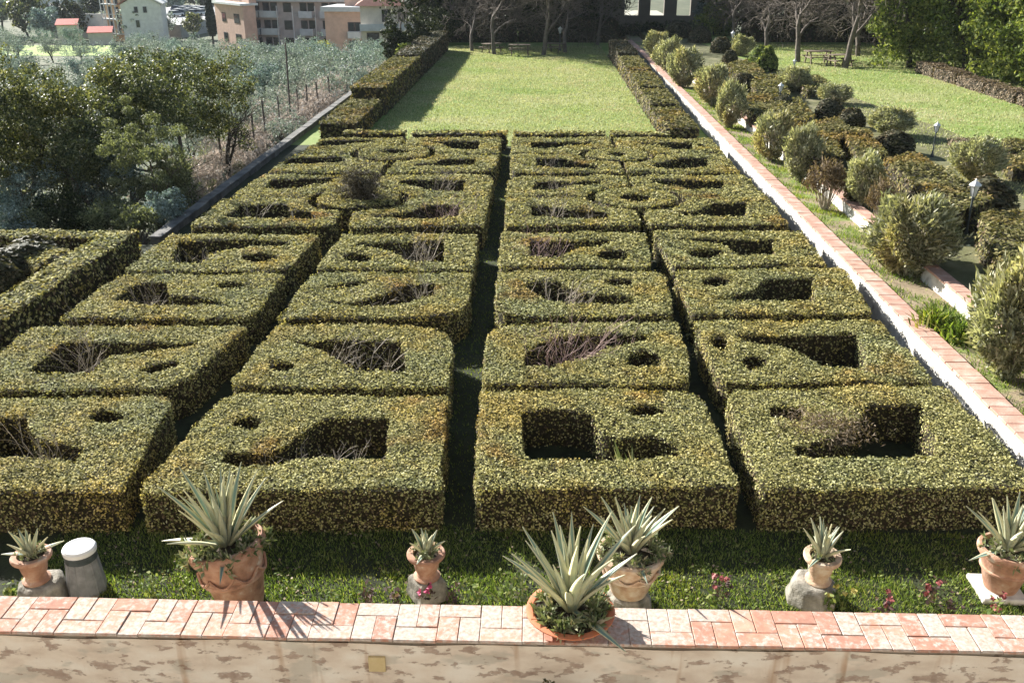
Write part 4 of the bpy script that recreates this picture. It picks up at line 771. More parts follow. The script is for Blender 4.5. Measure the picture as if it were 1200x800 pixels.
# post with white cap
o = empty('bollard', gp(103, 8.95), 'squat grey ribbed post with a round white cap beside the leftmost pot', 'bollard'); o.scale = (.84, .84, .90)
m = MB(); m.lathe([(.26, 0), (.245, .2), (.205, .50)], 24); m.build('body', M_metal, o, True)
for k in range(12):
    a = k*math.pi/6; m = MB(); m.tube((.258*math.cos(a), .258*math.sin(a), .0), (.205*math.cos(a), .205*math.sin(a), .49), .014, .012, 5); m.build('rib', M_metal, o, True)
m = MB(); m.lathe([(.20, .50), (.215, .50), (.215, .60), (.2, .61)], 24); m.build('collar', M_iron, o, True)
m = MB(); m.lathe([(.222, .605), (.225, .66), (.205, .685), (.12, .70), (.01, .705)], 24); m.build('cap', M_capwhite, o, True)
# weeds and flowers behind the coping
def weed(px, Y, h, mat, label, petal=None, n=26, seed=0, L=.07, z=0.0):
    rr = random.Random(seed+px); g_ = np.random.default_rng(seed+px); p = gp(px, max(Y, 8.70+.12*rr.random()), z); o = empty('weed' if petal is None else 'flowering_plant', p, label, 'plant', 'plants behind the wall'); segs = []; P = []; tips = []
    for i in range(6):
        a = rr.uniform(0, 6.28); t = Vector((math.cos(a)*h*.45*rr.random(), math.sin(a)*h*.45*rr.random(), h*rr.uniform(.6, 1.0))); segs.append((Vector((0, 0, 0)), t*.5+Vector((0, 0, .02)), .006, .005)); segs.append((t*.5+Vector((0, 0, .02)), t, .005, .003)); tips.append(t)
        for k in range(n//5): P.append(np.array(t*rr.uniform(.3, 1.0))+g_.normal(0, .03, 3))
    tv, tf = tubes(segs, 4); obj('stems', mesh_np('weed_stems', tv, [(tf, 0)], [M_weed]), o); P = np.array(P); lv, lf = leaf_quads(P, np.tile([0, -.2, 1.], (len(P), 1)), L, L*.6, .6); obj('leaves', mesh_np('weed_leaves', lv, [(lf, 0)], [mat]), o)
    if petal:
        for t in tips[:4]:
            P = np.array(t)+g_.normal(0, .012, (14, 3)); lv, lf = leaf_quads(P, np.tile([0, -.3, 1.], (14, 1)), .045, .035, .6); obj('flower', mesh_np('petals', lv, [(lf, 0)], [petal]), o)
for i, (px, Y, h, mt, lb, pe) in enumerate([(12, 8.5, .22, M_weed, 'leafy weed at the far left behind the wall', None), (178, 8.7, .42, M_weed, 'tall thin weed between the bollard and the biggest pot', None), (430, 8.35, .30, M_darkweed, 'reddish weed left of the small pot by the path', None), (462, 8.3, .32, M_darkweed, 'dark reddish weed touching the small pot by the path', None), (503, 8.25, .34, M_darkweed, 'dark plant with pink flowers before the small pot by the path', M_pink), (530, 8.2, .30, M_darkweed, 'dark leafy weed right of the pink flowers', None), (560, 8.6, .34, M_weed, 'pale weed left of the red bowl', None), (592, 8.45, .44, M_weed, 'pale leafy weed beside the red bowl', None), (612, 8.3, .6, M_succ, 'pale broad-leaved plant just left of the red bowl', None), (845, 8.9, .40, M_darkweed, 'dark flower spike right of the garlanded pot', M_red), (972, 8.3, .30, M_weed, 'weed before the lumpy stone stand', None), (990, 8.35, .40, M_weed, 'plant with yellow flowers beside the lumpy stone stand', M_yellow), (1042, 8.7, .32, M_darkweed, 'dull purple weed in the grass right of the yellow flowers', M_red), (1098, 8.9, .42, M_darkweed, 'dark red flower spike left of the rightmost pot', M_red), (1118, 8.5, .26, M_darkweed, 'low reddish weed left of the rightmost pot', None), (1168, 8.4, .3, M_weed, 'low weed in front of the rightmost pot', M_red), (390, 8.4, .22, M_weed, 'low pale weed right of the biggest pot', None), (840, 8.3, .2, M_weed, 'low weed near the wall right of the red bowl', None)]):
    weed(px, Y, h, mt, lb, pe, 34, i)
o = empty('wall_shrub', Vector((gp(655, 7.1).x, 7.08, -.9)), 'dark leafy shrub tip rising in front of the plaster wall', 'shrub'); P, N = crown_points(9, 900, 40, (0, 0, .95), (.22, .14, .32), .07, .2); lv, lf = leaf_quads(P, N, .05, .028, .7); obj('foliage', mesh_np('wall_shrub', lv, [(lf, 0)], [M_dome]), o); obj('stems', bare_mesh(31, 1.0, 6, M_bark, .008, .25, 1), o)
# ================================================================== LEFT: TREES, FENCE, VALLEY
def big_tree(name, px, py, Y, rx, rz_, label, seed, n, mat, L, cs, sparse=.45, zg=-1.5, bark=M_darkbark, levels=3, clumps=150):
    c = ray(px, py, Y); k = pxm(Y, c.z); zt = float(terrain_z(c.x, Y)); o = empty(name, (c.x, Y, zt), label, 'tree', 'evergreen trees on the left'); H = c.z-zt
    segs, tips = grow(seed, H+rz_*k*.6, .13, levels, .62, (2, 3), .42, .1); tv, tf = tubes(segs, 6); obj('trunk', mesh_np('trunk', tv, [(tf, 0)], [bark], True), o)
    P, N = crown_points(seed, n, clumps, (0, 0, H), (rx*k, rx*k, rz_*k), cs, sparse); lv, lf = leaf_quads(P, N, L, L*.55, .7); obj('crown', mesh_np('crown', lv, [(lf, 0)], [mat]), o); return o
big_tree('holm_oak', 62, 158, 30, 84, 66, 'dark evergreen tree standing second from the left edge', 3, 24000, M_oak, .10, .42)
big_tree('holm_oak', 138, 128, 32, 72, 60, 'evergreen tree with sunlit top, middle of the left group', 4, 21000, M_oak, .10, .40)
big_tree('holm_oak', 196, 108, 35, 62, 52, 'evergreen tree at the back of the left group', 5, 17000, M_oak, .11, .40)
big_tree('holm_oak', 258, 124, 37, 46, 54, 'sparse evergreen tree, rightmost of the left group', 6, 7000, M_oak, .10, .42, .4, levels=4, clumps=60)
big_tree('holm_oak', -2, 155, 28, 66, 66, 'dark evergreen tree cut by the left edge', 8, 18000, M_oak, .10, .40)
big_tree('holm_oak', 104, 182, 28.6, 58, 40, 'low dark evergreen tree below the middle of the left group', 15, 14000, M_oak, .09, .36, .3)
big_tree('broom_shrub', 176, 195, 27, 56, 74, 'tall feathery green bush beside the parapet', 9, 20000, M_broom, .07, .26, .1, bark=M_bark, clumps=70)
big_tree('broom_shrub', 115, 215, 28.5, 40, 44, 'grey-green thicket under the evergreen trees', 10, 6000, M_olive, .07, .32, .15, bark=M_bark, clumps=50)
big_tree('broom_shrub', 22, 225, 27.5, 44, 42, 'bluish-green bush under the leftmost tree', 12, 7000, M_olive, .08, .3, .15, bark=M_bark, clumps=60)
big_tree('broom_shrub', 68, 245, 26, 36, 24, 'dark low bush behind the corner hedge', 13, 5000, M_dark, .08, .25, .15, bark=M_bark, clumps=50)
big_tree('broom_shrub', 130, 255, 25.5, 36, 20, 'low green bush behind the corner hedge, right part', 14, 4000, M_broom, .08, .25, .15, bark=M_bark, clumps=50)
for i_, (px, py, rx, rz_, mt) in enumerate([(8, 262, 34, 18, M_olive), (40, 262, 26, 16, M_broom), (98, 262, 28, 16, M_dark), (160, 258, 24, 20, M_broom), (195, 245, 20, 26, M_olive), (150, 225, 34, 40, M_olive), (212, 215, 24, 34, M_broom)]):
    big_tree('broom_shrub', px, py, 24.6+.5*(i_ % 3)+(3 if py < 240 else 0), rx, rz_, ['pale scrub at the left edge behind the corner hedge', 'small green scrub behind the corner hedge, left part', 'dark scrub behind the middle of the corner hedge', 'green scrub at the right end of the corner hedge', 'pale scrub against the near end of the parapet', 'grey-green scrub under the middle evergreen tree', 'green scrub around the thick mossy post'][i_], 90+i_, 3500, mt, .08, .22, .1, bark=M_bark, levels=2, clumps=45)
# undergrowth below the parapet
n = 60000; p = np.column_stack([rng.uniform(-48, -10.3, n), rng.uniform(21.5, 78, n)]); p = p[(p[:, 0] > -14-(p[:, 1]-20)*.75) & (wob(p[:, 0]*.35, p[:, 1]*.35)+rng.normal(0, .4, n) > -.35) & ~((p[:, 1] < 23.4) & (p[:, 0] > -30))]; n = len(p)
hh = np.abs(rng.normal(0, .38, n))*(1+.6*wob(p[:, 0]*.5, p[:, 1]*.5)); P = np.column_stack([p, terrain_z(p[:, 0], p[:, 1])+hh])
lv, lf = leaf_quads(P, np.tile([0, 0, 1.], (n, 1)), .17, .07, .9); tag(obj('undergrowth', mesh_np('undergrowth', lv, [(lf[:len(lf)*5//10], 0), (lf[len(lf)*5//10:len(lf)*87//100], 1), (lf[len(lf)*87//100:], 2)], [M_olive, M_broom, M_drybrush])), 'tangled undergrowth below the garden parapet', 'undergrowth', kind='stuff')
# fence posts and tall poles
pm = MB(); pm.lathe([(.05, 0), (.045, .8), (.04, 1.0)], 7); PM = pm.mesh('fence_post', M_post, True)
for i, (px, by, ty, lb) in enumerate([(222, 236, 160, 'thick mossy post at the near end of the fence line'), (262, 205, 150, 'fence post second from the near end'), (283, 192, 140, 'fence post third from the near end'), (299, 181, 133, 'fence post fourth from the near end'), (313, 171, 118, 'fence post fifth from the near end'), (329, 159, 113, 'fence post sixth from the near end'), (341, 151, 50, 'tall slender pole rising above the fence line'), (351, 144, 104, 'fence post before the tall pole'), (361, 137, 99, 'fence post beyond the tall pole'), (374, 129, 96, 'fence post second beyond the tall pole'), (388, 120, 90, 'farthest post of the fence line')]):
    p = at(px, by, -1.3); o = obj('fence_post', PM); p.z = float(terrain_z(p.x, p.y)); h = ray(px, ty, p.y).z-p.z; o.location = p; o.scale = (1.6 if i == 0 else 1, 1.6 if i == 0 else 1, h); o.rotation_euler = (random.gauss(0, .015), random.gauss(0, .015), i); tag(o, lb, 'post', 'fence posts below the parapet')
DRY = []
for s in (1, 2):
    P, N = crown_points(s+40, 2600, 70, (0, 0, .55), (.8, .8, .55), .3, .1); lv, lf = leaf_quads(P, N, .15, .03, 1.0); DRY.append((bare_mesh(s+50, 1.1, 22, M_twig, .010, .6, 2), mesh_np('dry_brush', lv, [(lf, 0)], [M_drybrush])))
for i, (px, py, s) in enumerate([(228, 232, .9), (243, 215, 1.0), (262, 200, 1.1), (280, 190, 1.0), (300, 178, 1.2), (318, 165, 1.2), (335, 152, 1.3), (352, 140, 1.4), (368, 128, 1.5), (385, 118, 1.5), (400, 108, 1.6), (415, 98, 1.7), (428, 90, 1.8), (300, 165, 1.2), (330, 140, 1.4), (360, 122, 1.5), (395, 96, 1.7), (442, 80, 1.8), (345, 158, 1.1), (270, 180, 1.1)]):
    p = at(px-6, py, -1.2); p.z = float(terrain_z(p.x, p.y)); o = empty('dry_brush', p, 'pinkish dry brush growing along the fence below the parapet', 'brush', 'dry brush along the fence', i*1.3); o.scale = (s*1.15, s*1.15, s*1.35); d = DRY[i % 2]; obj('stems', d[0], o); obj('foliage', d[1], o)
for i_, (px, py, sc_) in enumerate([(212, 232, .55), (236, 222, .5), (252, 206, .55), (272, 194, .6), (292, 178, .6), (308, 168, .65), (324, 152, .65), (340, 142, .7), (356, 128, .75), (374, 114, .8), (392, 104, .85), (232, 205, .7), (258, 186, .7), (286, 165, .75)]):
    p = at(px-3, py, -1.2); p.z = float(terrain_z(p.x, p.y)); kk = i_ % 2
    if i_ == 0: SCR = [tree_meshes('scrub', s, 2.2, .06, 2600, 60, (1.4, 1.4, 1.0), 1.1, .4, .12, .4, mt_, M_darkbark, 2, .7, .3, .2) for s, mt_ in ((31, M_olive), (33, M_broom))]
    place_tree('fence_scrub', SCR[kk], p, i_*1.1, sc_, ('pale grey-green' if kk == 0 else 'green') + ' scrub bush along the fence below the parapet', 'bush', 'scrub along the fence, ' + ('pale' if kk == 0 else 'green'))
OLV = [tree_meshes('olive', s, 3.6, .16, 2600, 70, (1.9, 1.9, 1.35), 2.6, .55, .20, .4, M_olive, M_darkbark, 3, .65, .38, .3) for s in (21, 22, 23)]
FARG = [tree_meshes('far_tree', s, 7, .2, 1800, 50, (2.6, 2.6, 2.8), 4.2, 1.0, .55, .6, mt, M_darkbark, 2, .6, .4, .3) for s, mt in ((41, M_dark), (42, M_olive), (43, M_oak))]
rr = random.Random(99)
def clear(p, lst, d): return all((p[0]-q[0])**2+(p[1]-q[1])**2 > d*d for q in lst)
MEADOW = (-100, -68, 150, 182)
taken = []; k = 0
while len(taken) < 100 and k < 6000:
    k += 1; Y = rr.uniform(40, 150)**1.0; X = rr.uniform(-(18+Y*.62), -11.5-max(0, (Y-75))*.10)
    if Y < 52 and X < -22: continue
    if MEADOW[0]-4 < X < MEADOW[1]+6 and Y > MEADOW[2]-14: continue
    if Y > 128 and -60 < X < -18: continue
    if X/Y < -.45 and Y > 84: continue
    if not clear((X, Y), taken, 3.7): continue
    taken.append((X, Y))
    near = Y < 58
    place_tree('olive_tree', OLV[len(taken) % 3], (X, Y, float(terrain_z(X, Y))-.2), rr.uniform(0, 6.28), rr.uniform(.62, .8) if near else rr.uniform(.8, 1.05), 'silvery olive tree in the grove, ' + ('just beyond the fence posts' if near else 'middle distance below the garden' if Y < 100 else 'far part before the apartment block' if X > -60 else 'far part before the gabled house'), 'olive tree', 'olive trees, ' + ('nearest' if near else 'middle' if Y < 100 else 'far right' if X > -60 else 'far left'))
for px, py in [(50, 47), (85, 50), (20, 75), (62, 72), (95, 78), (5, 48), (8, 62)]:
    p = ray(px, py, 168-(py-47)*1.4); place_tree('olive_tree', OLV[px % 3], (p.x, p.y, float(terrain_z(p.x, p.y))), px, rr.uniform(.85, 1.1), 'silvery olive tree around the bright meadow at upper left', 'olive tree', 'olive trees round the meadow')
X, Y = np.meshgrid(np.linspace(MEADOW[0], MEADOW[1], 20), np.linspace(MEADOW[2], MEADOW[3], 20)); i = np.arange(400).reshape(20, 20)
tag(obj('meadow', mesh_np('meadow', np.stack([X, Y, terrain_z(X, Y)+.06], -1).reshape(-1, 3), [(np.stack([i[:-1, :-1], i[:-1, 1:], i[1:, 1:], i[1:, :-1]], -1).reshape(-1, 4), 0)], [M_meadow])), kind='structure')
n_ = 0; k = 0; far = []
while n_ < 110 and k < 5000:
    k += 1; Y = rr.uniform(185, 420); X = rr.uniform(-Y*.66, -Y*.10)
    if -112 < X < -55 and Y < 275 and X > -.55*Y+28: continue
    if MEADOW[0] < X < MEADOW[1] and Y < 190: continue
    if X > -.34*Y and Y < 215: continue
    if not clear((X, Y), far, 5.0): continue
    far.append((X, Y)); n_ += 1
    place_tree('distant_tree', FARG[rr.choice([0, 1, 1, 2])], (X, Y, float(terrain_z(X, Y))), rr.uniform(0, 6.28), rr.uniform(.8, 1.5), 'distant tree among the houses across the valley', 'tree', 'distant trees across the valley')
# buildings
def facade_window(parent, x, z, w_, h, y, shut=True, glass=M_glass):
    w_ *= 1.25; m = MB(); m.box(x-w_/2-.1, x+w_/2+.1, y-.05, y+.1, z-.1, z+h+.1); f = m.build('window', M_shut if shut else M_balc, parent)
    m = MB(); m.box(x-w_/2+.05, x+w_/2-.05, y-.065, y-.045, z, z+h); m.build('pane', glass, f)
def bld(name, px, py, Y, label, rz): 
    p = ray(px, py, Y); o = empty(name, p, label, 'building', None, rz); return o, p
# pale gabled house
o, p = bld('gabled_house', 170, 46, 190, 'pale gabled house with small dark windows at upper left', R(15)); W_ = 7.4; HH = 6.4
m = MB(); m.add([(-W_/2, 0, -4), (W_/2, 0, -4), (W_/2, 0, HH), (0, 0, HH+2.0), (-W_/2, 0, HH), (-W_/2, 9, -4), (W_/2, 9, -4), (W_/2, 9, HH), (0, 9, HH+2.0), (-W_/2, 9, HH)], [(0, 1, 2, 3, 4), (9, 8, 7, 6, 5), (0, 5, 6, 1), (1, 6, 7, 2), (0, 4, 9, 5)]); m.build('wall', M_bluewhite, o)
for s in (-1, 1):
    m = MB(); m.add([(s*(W_/2+.5), -.4, HH-.1), (0, -.4, HH+2.12), (0, 9.4, HH+2.12), (s*(W_/2+.5), 9.4, HH-.1), (s*(W_/2+.5), -.4, HH+.15), (0, -.4, HH+2.36), (0, 9.4, HH+2.36), (s*(W_/2+.5), 9.4, HH+.15)], [(0, 1, 2, 3), (4, 7, 6, 5), (0, 4, 5, 1), (2, 6, 7, 3), (0, 3, 7, 4)]); m.build('roof', M_roofpale if s > 0 else M_roof, o)
for x, z, h in [(-.9, 4.9, 1.1), (.75, 4.9, 1.1), (-.9, 2.2, 1.3), (-.9, -.9, 1.3), (1.6, -.9, 1.5)]: facade_window(o, x, z, .6, h, 0, False)
# apricot building with scaffold-like balconies
o, p = bld('apricot_house', 137, 40, 196, 'apricot house with white balcony frames left of the gabled house', R(-35)); m = MB(); m.box(-2.8, 2.8, 0, 8, -4, 8.6); m.build('wall', M_orangewall, o); m = MB(); m.box(-3.2, 3.2, -.5, 8.4, 8.6, 9.0); m.build('roof', M_roof, o)
for z in (0, 2.8, 5.6):
    m = MB(); m.box(-2.7, 2.7, -1.2, 0, z, z+.18); b = m.build('balcony', M_bluewhite, o); m = MB()
    for x in np.linspace(-2.6, 2.6, 5): m.box(x-.09, x+.09, -1.2, -1.05, z+.18, z+2.8)
    m.box(-2.7, 2.7, -1.22, -1.1, z+1.0, z+1.1); m.build('balcony_frame', M_bluewhite, b); facade_window(o, -1.2, z+.3, 1.0, 2.0, 0); facade_window(o, 1.2, z+.3, 1.0, 2.0, 0)
# apartment block
o, p = bld('apartment_block', 338, 56, 165, 'large pink apartment block with rows of grey balconies', R(-10)); 
m = MB(); m.box(-7.3, 12.5, 0, 12, -5, 7.6); m.build('wall', M_pinkshaded, o)  # pink render greyed, the facade's shade mixed into its colour
m = MB(); m.box(-7.4, 12.6, 2.2, 12, 7.6, 10.4); m.build('attic', M_pinkwall, o); m = MB(); m.box(-7.9, 13.2, 1.4, 12.8, 10.4, 10.75); m.build('roof', M_roofpale, o)
m = MB(); m.box(-6, 2.5, 1.0, 2.2, 10.1, 10.3); m.build('canopy', M_bluewhite, o)
for z in (-3.4, -.6, 2.2, 5.0):
    for x0, x1 in [(-7.3, -4.6), (-4.2, -1.2), (2.8, 5.2), (6.6, 9.2)]:
        m = MB(); m.box(x0, x1, -1.1, -.003, z-.12, z); m.box(x0, x1, -1.12, -1.0, z, z+.95); m.box(x0, x0+.1, -1.0, -.003, z, z+.95); m.box(x1-.1, x1, -1.0, -.003, z, z+.95); m.build('balcony', M_balc, o)
        xm = (x0+x1)/2; facade_window(o, xm-.7, z+.05, .8, 2.1, 0); facade_window(o, xm+.7, z+.05, .8, 2.1, 0)
    for x in (.4, 10.3, 11.6): facade_window(o, x, z+.8, 1.0, 1.3, 0)
m = MB(); m.box(-7.6, 12.8, -1.25, .1, 7.45, 7.7); m.box(-7.6, 12.8, -1.25, -1.1, 7.7, 8.3); m.build('terrace_parapet', M_balc, o)
for x in (-6.2, -3.9, -1.4, 1.1, 3.6, 6.2, 9.4, 11.6): facade_window(o, x, 7.9, 1.1, 1.9, 2.2)
for x in (-.9, 1.9, 5.9):
    m = MB(); m.tube((x, -1.4, -5), (x, -1.4, 6.8), .08, .06, 6); m.build('downpipe', M_bluewhite, o)
# pink wing with lit gable
o, p = bld('pink_wing', 271, 43, 166, 'sunlit pink wing of flats with shuttered windows, right of the cypress', R(-50)); m = MB(); m.box(-6, 6, 0, 2.2, -5, 5.2); m.build('wall', M_pinkwall, o); m = MB(); m.box(-6.4, 6.4, -.5, 2.6, 5.2, 5.55); m.build('roof', M_bluewhite, o); m = MB(); m.box(-4.6, 6, 1.2, 2.5, 5.55, 8.2); m.build('attic', M_pinkwall, o)
for z in (-3.6, -.8, 2.4):
    facade_window(o, 3.2, z, 1.6, 1.3, 0)
    facade_window(o, -2.2, z, 1.2, 1.3, 0)
for x in (-1.4, .4, 2.2): facade_window(o, x, 6.0, .8, 1.4, 1.2)
# end block
o, p = bld('pink_tower', 409, 58, 152, 'pink end block of flats with balcony column, right of the apartment block', R(-6)); m = MB(); m.box(-3.6, 4.0, 0, 8, -5, 5.6); m.build('wall', M_pinkwall, o); m = MB(); m.box(-4, 4.4, -.6, 8.4, 5.6, 6.3); m.build('terrace_parapet', M_balc, o); m = MB(); m.box(-1, 4.4, 2.5, 8, 6.3, 8.6); m.build('attic', M_pinkwall, o); m = MB(); m.box(-1.4, 4.8, 2, 8.4, 8.6, 8.8); m.build('roof', M_roofpale, o)
for z in (-3.6, -.9, 1.8):
    m = MB(); m.box(.2, 2.2, -.9, -.003, z-.1, z+.9); m.build('balcony', M_balc, o); facade_window(o, .6, z+.95, .7, 1.2, 0); facade_window(o, 1.7, z+.95, .7, 1.2, 0); facade_window(o, 3.4, z+.5, .8, 1.7, 0)
# red-roofed villa
o, p = bld('red_roofed_house', 448, 48, 135, 'white house with a red hipped roof behind the lawn hedge', R(8)); o.location.x += 2.4; m = MB(); m.box(-5.2, 5.0, 0, 9, -5, 4.6); m.build('wall', M_creamwall, o)
m = MB(); m.add([(-5.9, -.7, 4.6), (5.7, -.7, 4.6), (5.7, 9.7, 4.6), (-5.9, 9.7, 4.6), (-1.6, 4.5, 7.2), (1.6, 4.5, 7.2)], [(0, 1, 5, 4), (1, 2, 5), (2, 3, 4, 5), (3, 0, 4), (3, 2, 1, 0)]); m.build('roof', M_roof, o)
for x in (-1.6, .6, 2.6): facade_window(o, x, 2.6, .9, 1.4, 0); 
m = MB(); m.box(-5.3, 5.1, -1.3, -.003, 1.4, 1.6); m.box(-5.3, 5.1, -1.32, -1.2, 1.6, 2.3); m.build('balcony', M_balc, o)
for x in (-3.6, -1.2, 1.8): facade_window(o, x, -.9, 1.2, 1.9, 0)
# white houses top left
o, p = bld('white_house', 62, 16, 235, 'white house at the top left corner', R(4)); m = MB(); m.box(-6.5, 6.5, 0, 9, -4, 6.5); m.build('wall', M_bluewhite, o); m = MB(); m.box(-7, 7, -.5, 9.5, 6.5, 6.9); m.build('roof', M_roof, o)
for x in (-4, -1.4, 1.4, 4):
    for z in (.4, 3.4): facade_window(o, x, z, 1.0, 1.5, 0)
for px, py, wd, lb in [(78, 33, 3.6, 'red awning below the white house'), (117, 42, 4.2, 'red-tiled shed left of the apricot house')]:
    q = ray(px, py, 186); o = empty('red_shed', q, lb, 'shed', None, .3); m = MB(); m.box(-wd/2, wd/2, 0, 3, -3, .6); m.build('wall', M_creamwall, o); m = MB(); m.add([(-wd/2-.2, -.3, .6), (wd/2+.2, -.3, .6), (wd/2+.2, 3.3, 1.5), (-wd/2-.2, 3.3, 1.5), (-wd/2-.2, -.3, .5), (wd/2+.2, -.3, .5), (wd/2+.2, 3.3, 1.4), (-wd/2-.2, 3.3, 1.4)], [(0, 1, 2, 3), (7, 6, 5, 4), (0, 4, 5, 1), (1, 5, 6, 2), (2, 6, 7, 3), (3, 7, 4, 0)]); m.build('roof', M_awning, o)
q = ray(105, 26, 200); m = MB(); m.box(-6, 6, 0, .4, -3, 1.6); o = m.build('yard_wall', M_bluewhite); o.location = q; o.rotation_euler = (0, 0, -.15); tag(o, 'low pale yard wall left of the apricot house', 'wall')
# car park
cz = lambda x, y: float(terrain_z(x, y))+1.2
q0 = ray(222, 14, 245); m = MB(); m.box(q0.x-16, q0.x+12, 205, 285, cz(q0.x, 245)-3, q0.z-.4); tag(m.build('car_park', M_asphalt), kind='structure'); CZ_ = q0.z-.4
def car(mat):
    o = empty('parked_car', (0, 0, 0), 'x', 'car', 'cars in the far car park'); m = MB()
    m.add([(-2.1, -.85, .3), (2.1, -.85, .3), (2.1, .85, .3), (-2.1, .85, .3), (-2.1, -.85, .85), (2.1, -.85, .75), (2.1, .85, .75), (-2.1, .85, .85)], [(0, 3, 2, 1), (4, 5, 6, 7), (0, 1, 5, 4), (1, 2, 6, 5), (2, 3, 7, 6), (3, 0, 4, 7)]); m.build('body', mat, o, False, .08)
    m = MB(); m.add([(-1.8, -.8, .85), (1.1, -.8, .8), (1.1, .8, .8), (-1.8, .8, .85), (-1.4, -.65, 1.4), (.4, -.65, 1.42), (.4, .65, 1.42), (-1.4, .65, 1.4)], [(0, 1, 5, 4), (1, 2, 6, 5), (2, 3, 7, 6), (3, 0, 4, 7)]); m.build('windows', M_glass, o); m = MB(); m.box(-1.4, .4, -.66, .66, 1.4, 1.46); m.build('roof', mat, o)
    for x in (-1.35, 1.35):
        for y in (-.8, .8): m = MB(); m.tube((x, y-.1, .32), (x, y+.1, .32), .32, .32, 12); m.build('wheel', M_tyre, o)
    return o
cars = [car(M_carw), car(M_carg), car(M_card)]; spots = [(205, 232), (210, 240), (215, 236), (221, 242), (226, 236), (231, 244), (236, 238), (228, 250), (238, 250), (216, 250), (208, 254)]
ordw = ['leftmost near', 'second', 'third', 'fourth', 'fifth', 'sixth', 'rightmost near', 'farther right', 'farthest right', 'farther middle', 'farther left']
for i, (px, Y) in enumerate(spots):
    o = cars[[0, 0, 2, 0, 1, 0, 0, 1, 0, 0, 2][i]]; first = o['label'] == 'x'; o = o if first else copy_tree(o)
    q = ray(px, 12, Y); o.location = (q.x, Y, CZ_+.01); o.rotation_euler = (0, 0, R(70+i*7 % 20)); o['label'] = f'{["white", "white", "dark", "white", "silver", "white", "white", "silver", "white", "white", "dark"][i]} car in the far car park, {ordw[i]}'
for i_, (X_, Y_) in enumerate([(-84, 201), (-78, 200), (-73, 203), (-90, 203)]): place_tree('distant_tree', FARG[1 if i_ % 2 else 2], (X_, Y_, float(terrain_z(X_, Y_))), i_, .8, 'distant tree before the far car park', 'tree', 'distant trees across the valley')
# cypress, yellow bush, dark shrubs near the lawn hedge
def cypress(px, by, ty, Y, wpx, label):
    b = ray(px, by, Y); h = ray(px, ty, Y).z-b.z; k = pxm(Y); n = 2600; t = rng.uniform(0, 1, n); a = rng.uniform(0, 6.283, n); r = wpx*k*.5*(np.sin(np.pi*np.clip(t*.93+.07, 0, 1)**.75)**.7)*rng.uniform(.8, 1.05, n)
    P = np.column_stack([r*np.cos(a), r*np.sin(a), t*h]); lv, lf = leaf_quads(P, np.column_stack([np.cos(a), np.sin(a), np.full(n, .2)]), .5, .25, .4); o = empty('cypress_tree', b, label, 'tree'); m = MB(); m.tube((0, 0, -4), (0, 0, h*.9), .25, .05, 7); m.build('trunk', M_darkbark, o); obj('crown', mesh_np('cypress', lv, [(lf, 0)], [M_cyp]), o)
cypress(249, 42, -6, 158, 11, 'tall dark cypress beside the sunlit pink wing')
def bush(px, py, Y, rx, rz_, mat, label, seed, n=2600, L=.22, name='garden_shrub', zg=None):
    c = ray(px, py, Y); k = pxm(Y, c.z); zt = float(terrain_z(c.x, Y)) if zg is None else zg; o = empty(name, (c.x, Y, zt), label, 'shrub'); H = c.z-zt; P, N = crown_points(seed, n, 60, (0, 0, H), (rx*k, rx*k, rz_*k), rx*k*.3, .2); lv, lf = leaf_quads(P, N, L, L*.6, .7); obj('foliage', mesh_np('foliage', lv, [(lf, 0)], [mat]), o)
    segs, _ = grow(seed, H+.2, .08, 2, .6, (2, 3), .5); tv, tf = tubes(segs, 4); obj('stems', mesh_np('stems', tv, [(tf, 0)], [M_darkbark]), o)
bush(375, 58, 118, 16, 9, M_yellowbush, 'yellow-green tree before the apartment block', 1)
bush(462, 48, 66, 17, 20, M_dark, 'dark evergreen shrub at the far end of the parapet', 2, 5000, .16); bush(490, 42, 72, 18, 18, M_dark, 'dark evergreen shrub behind the far left hedge', 3, 5000, .16); bush(515, 30, 80, 22, 22, M_dark, 'dark evergreen at the far left corner of the lawn', 4, 5000, .18)
bush(476, 58, 64, 10, 8, M_laurel, 'small green shrub beside the far left hedge', 5, 2000, .14)
for i, (px, py, Y, rx, rz_, mt, lb) in enumerate([(745, 38, 84, 20, 9, M_dark, 'dark spreading conifer bush below the left arch'), (772, 36, 86, 20, 9, M_dark, 'dark spreading conifer bush below the middle arch'), (803, 38, 82, 20, 9, M_oak, 'dark green bush below the right arch'), (838, 22, 80, 18, 20, M_laurel, 'green shrub right of the arches'), (822, 14, 92, 9, 10, M_olive, 'pale shrub beside the right arch')]): bush(px, py, Y, rx, rz_, mt, lb, 60+i, 5000, .2, 'conifer_bush', .6)
# ================================================================== FAR END: TREE BELT, BARE TREES, TABLES, VILLA
BELT = [tree_meshes('belt', s, 13, .32, 11000, 170, (3.6, 3.2, 5.8), 5.6, 1.2, .34, .6, M_dark, M_darkbark, 3, .5, .5, .3) for s in (61, 62, 63)]
GBT = 'dark evergreen trees behind the lawns'
k = 0
for X, Y in [(-9.8, 87.5), (-5.5, 87), (-1.5, 86), (2.5, 87), (4.6, 90), (-7, 94), (-2, 94), (3, 95), (17.0, 82), (20, 78), (22.5, 76), (26, 73), (30, 70), (18.5, 88), (22, 84), (25.5, 82), (33, 64), (28.5, 78), (36, 58)]:
    k += 1; place_tree('evergreen_tree', BELT[k % 3], (X, Y, 0 if X < 8 else .8), k*1.9, random.uniform(.9, 1.15) if Y < 100 else .9, 'tall dark evergreen in the belt behind the ' + ('far lawn, left half' if X < -1 else 'far lawn, right half' if X < 8 else 'upper lawn, near its left end' if X < 21 else 'upper lawn, towards the right'), 'tree', GBT + (' a' if X < -1 else ' b' if X < 8 else ' c' if X < 21 else ' d'))
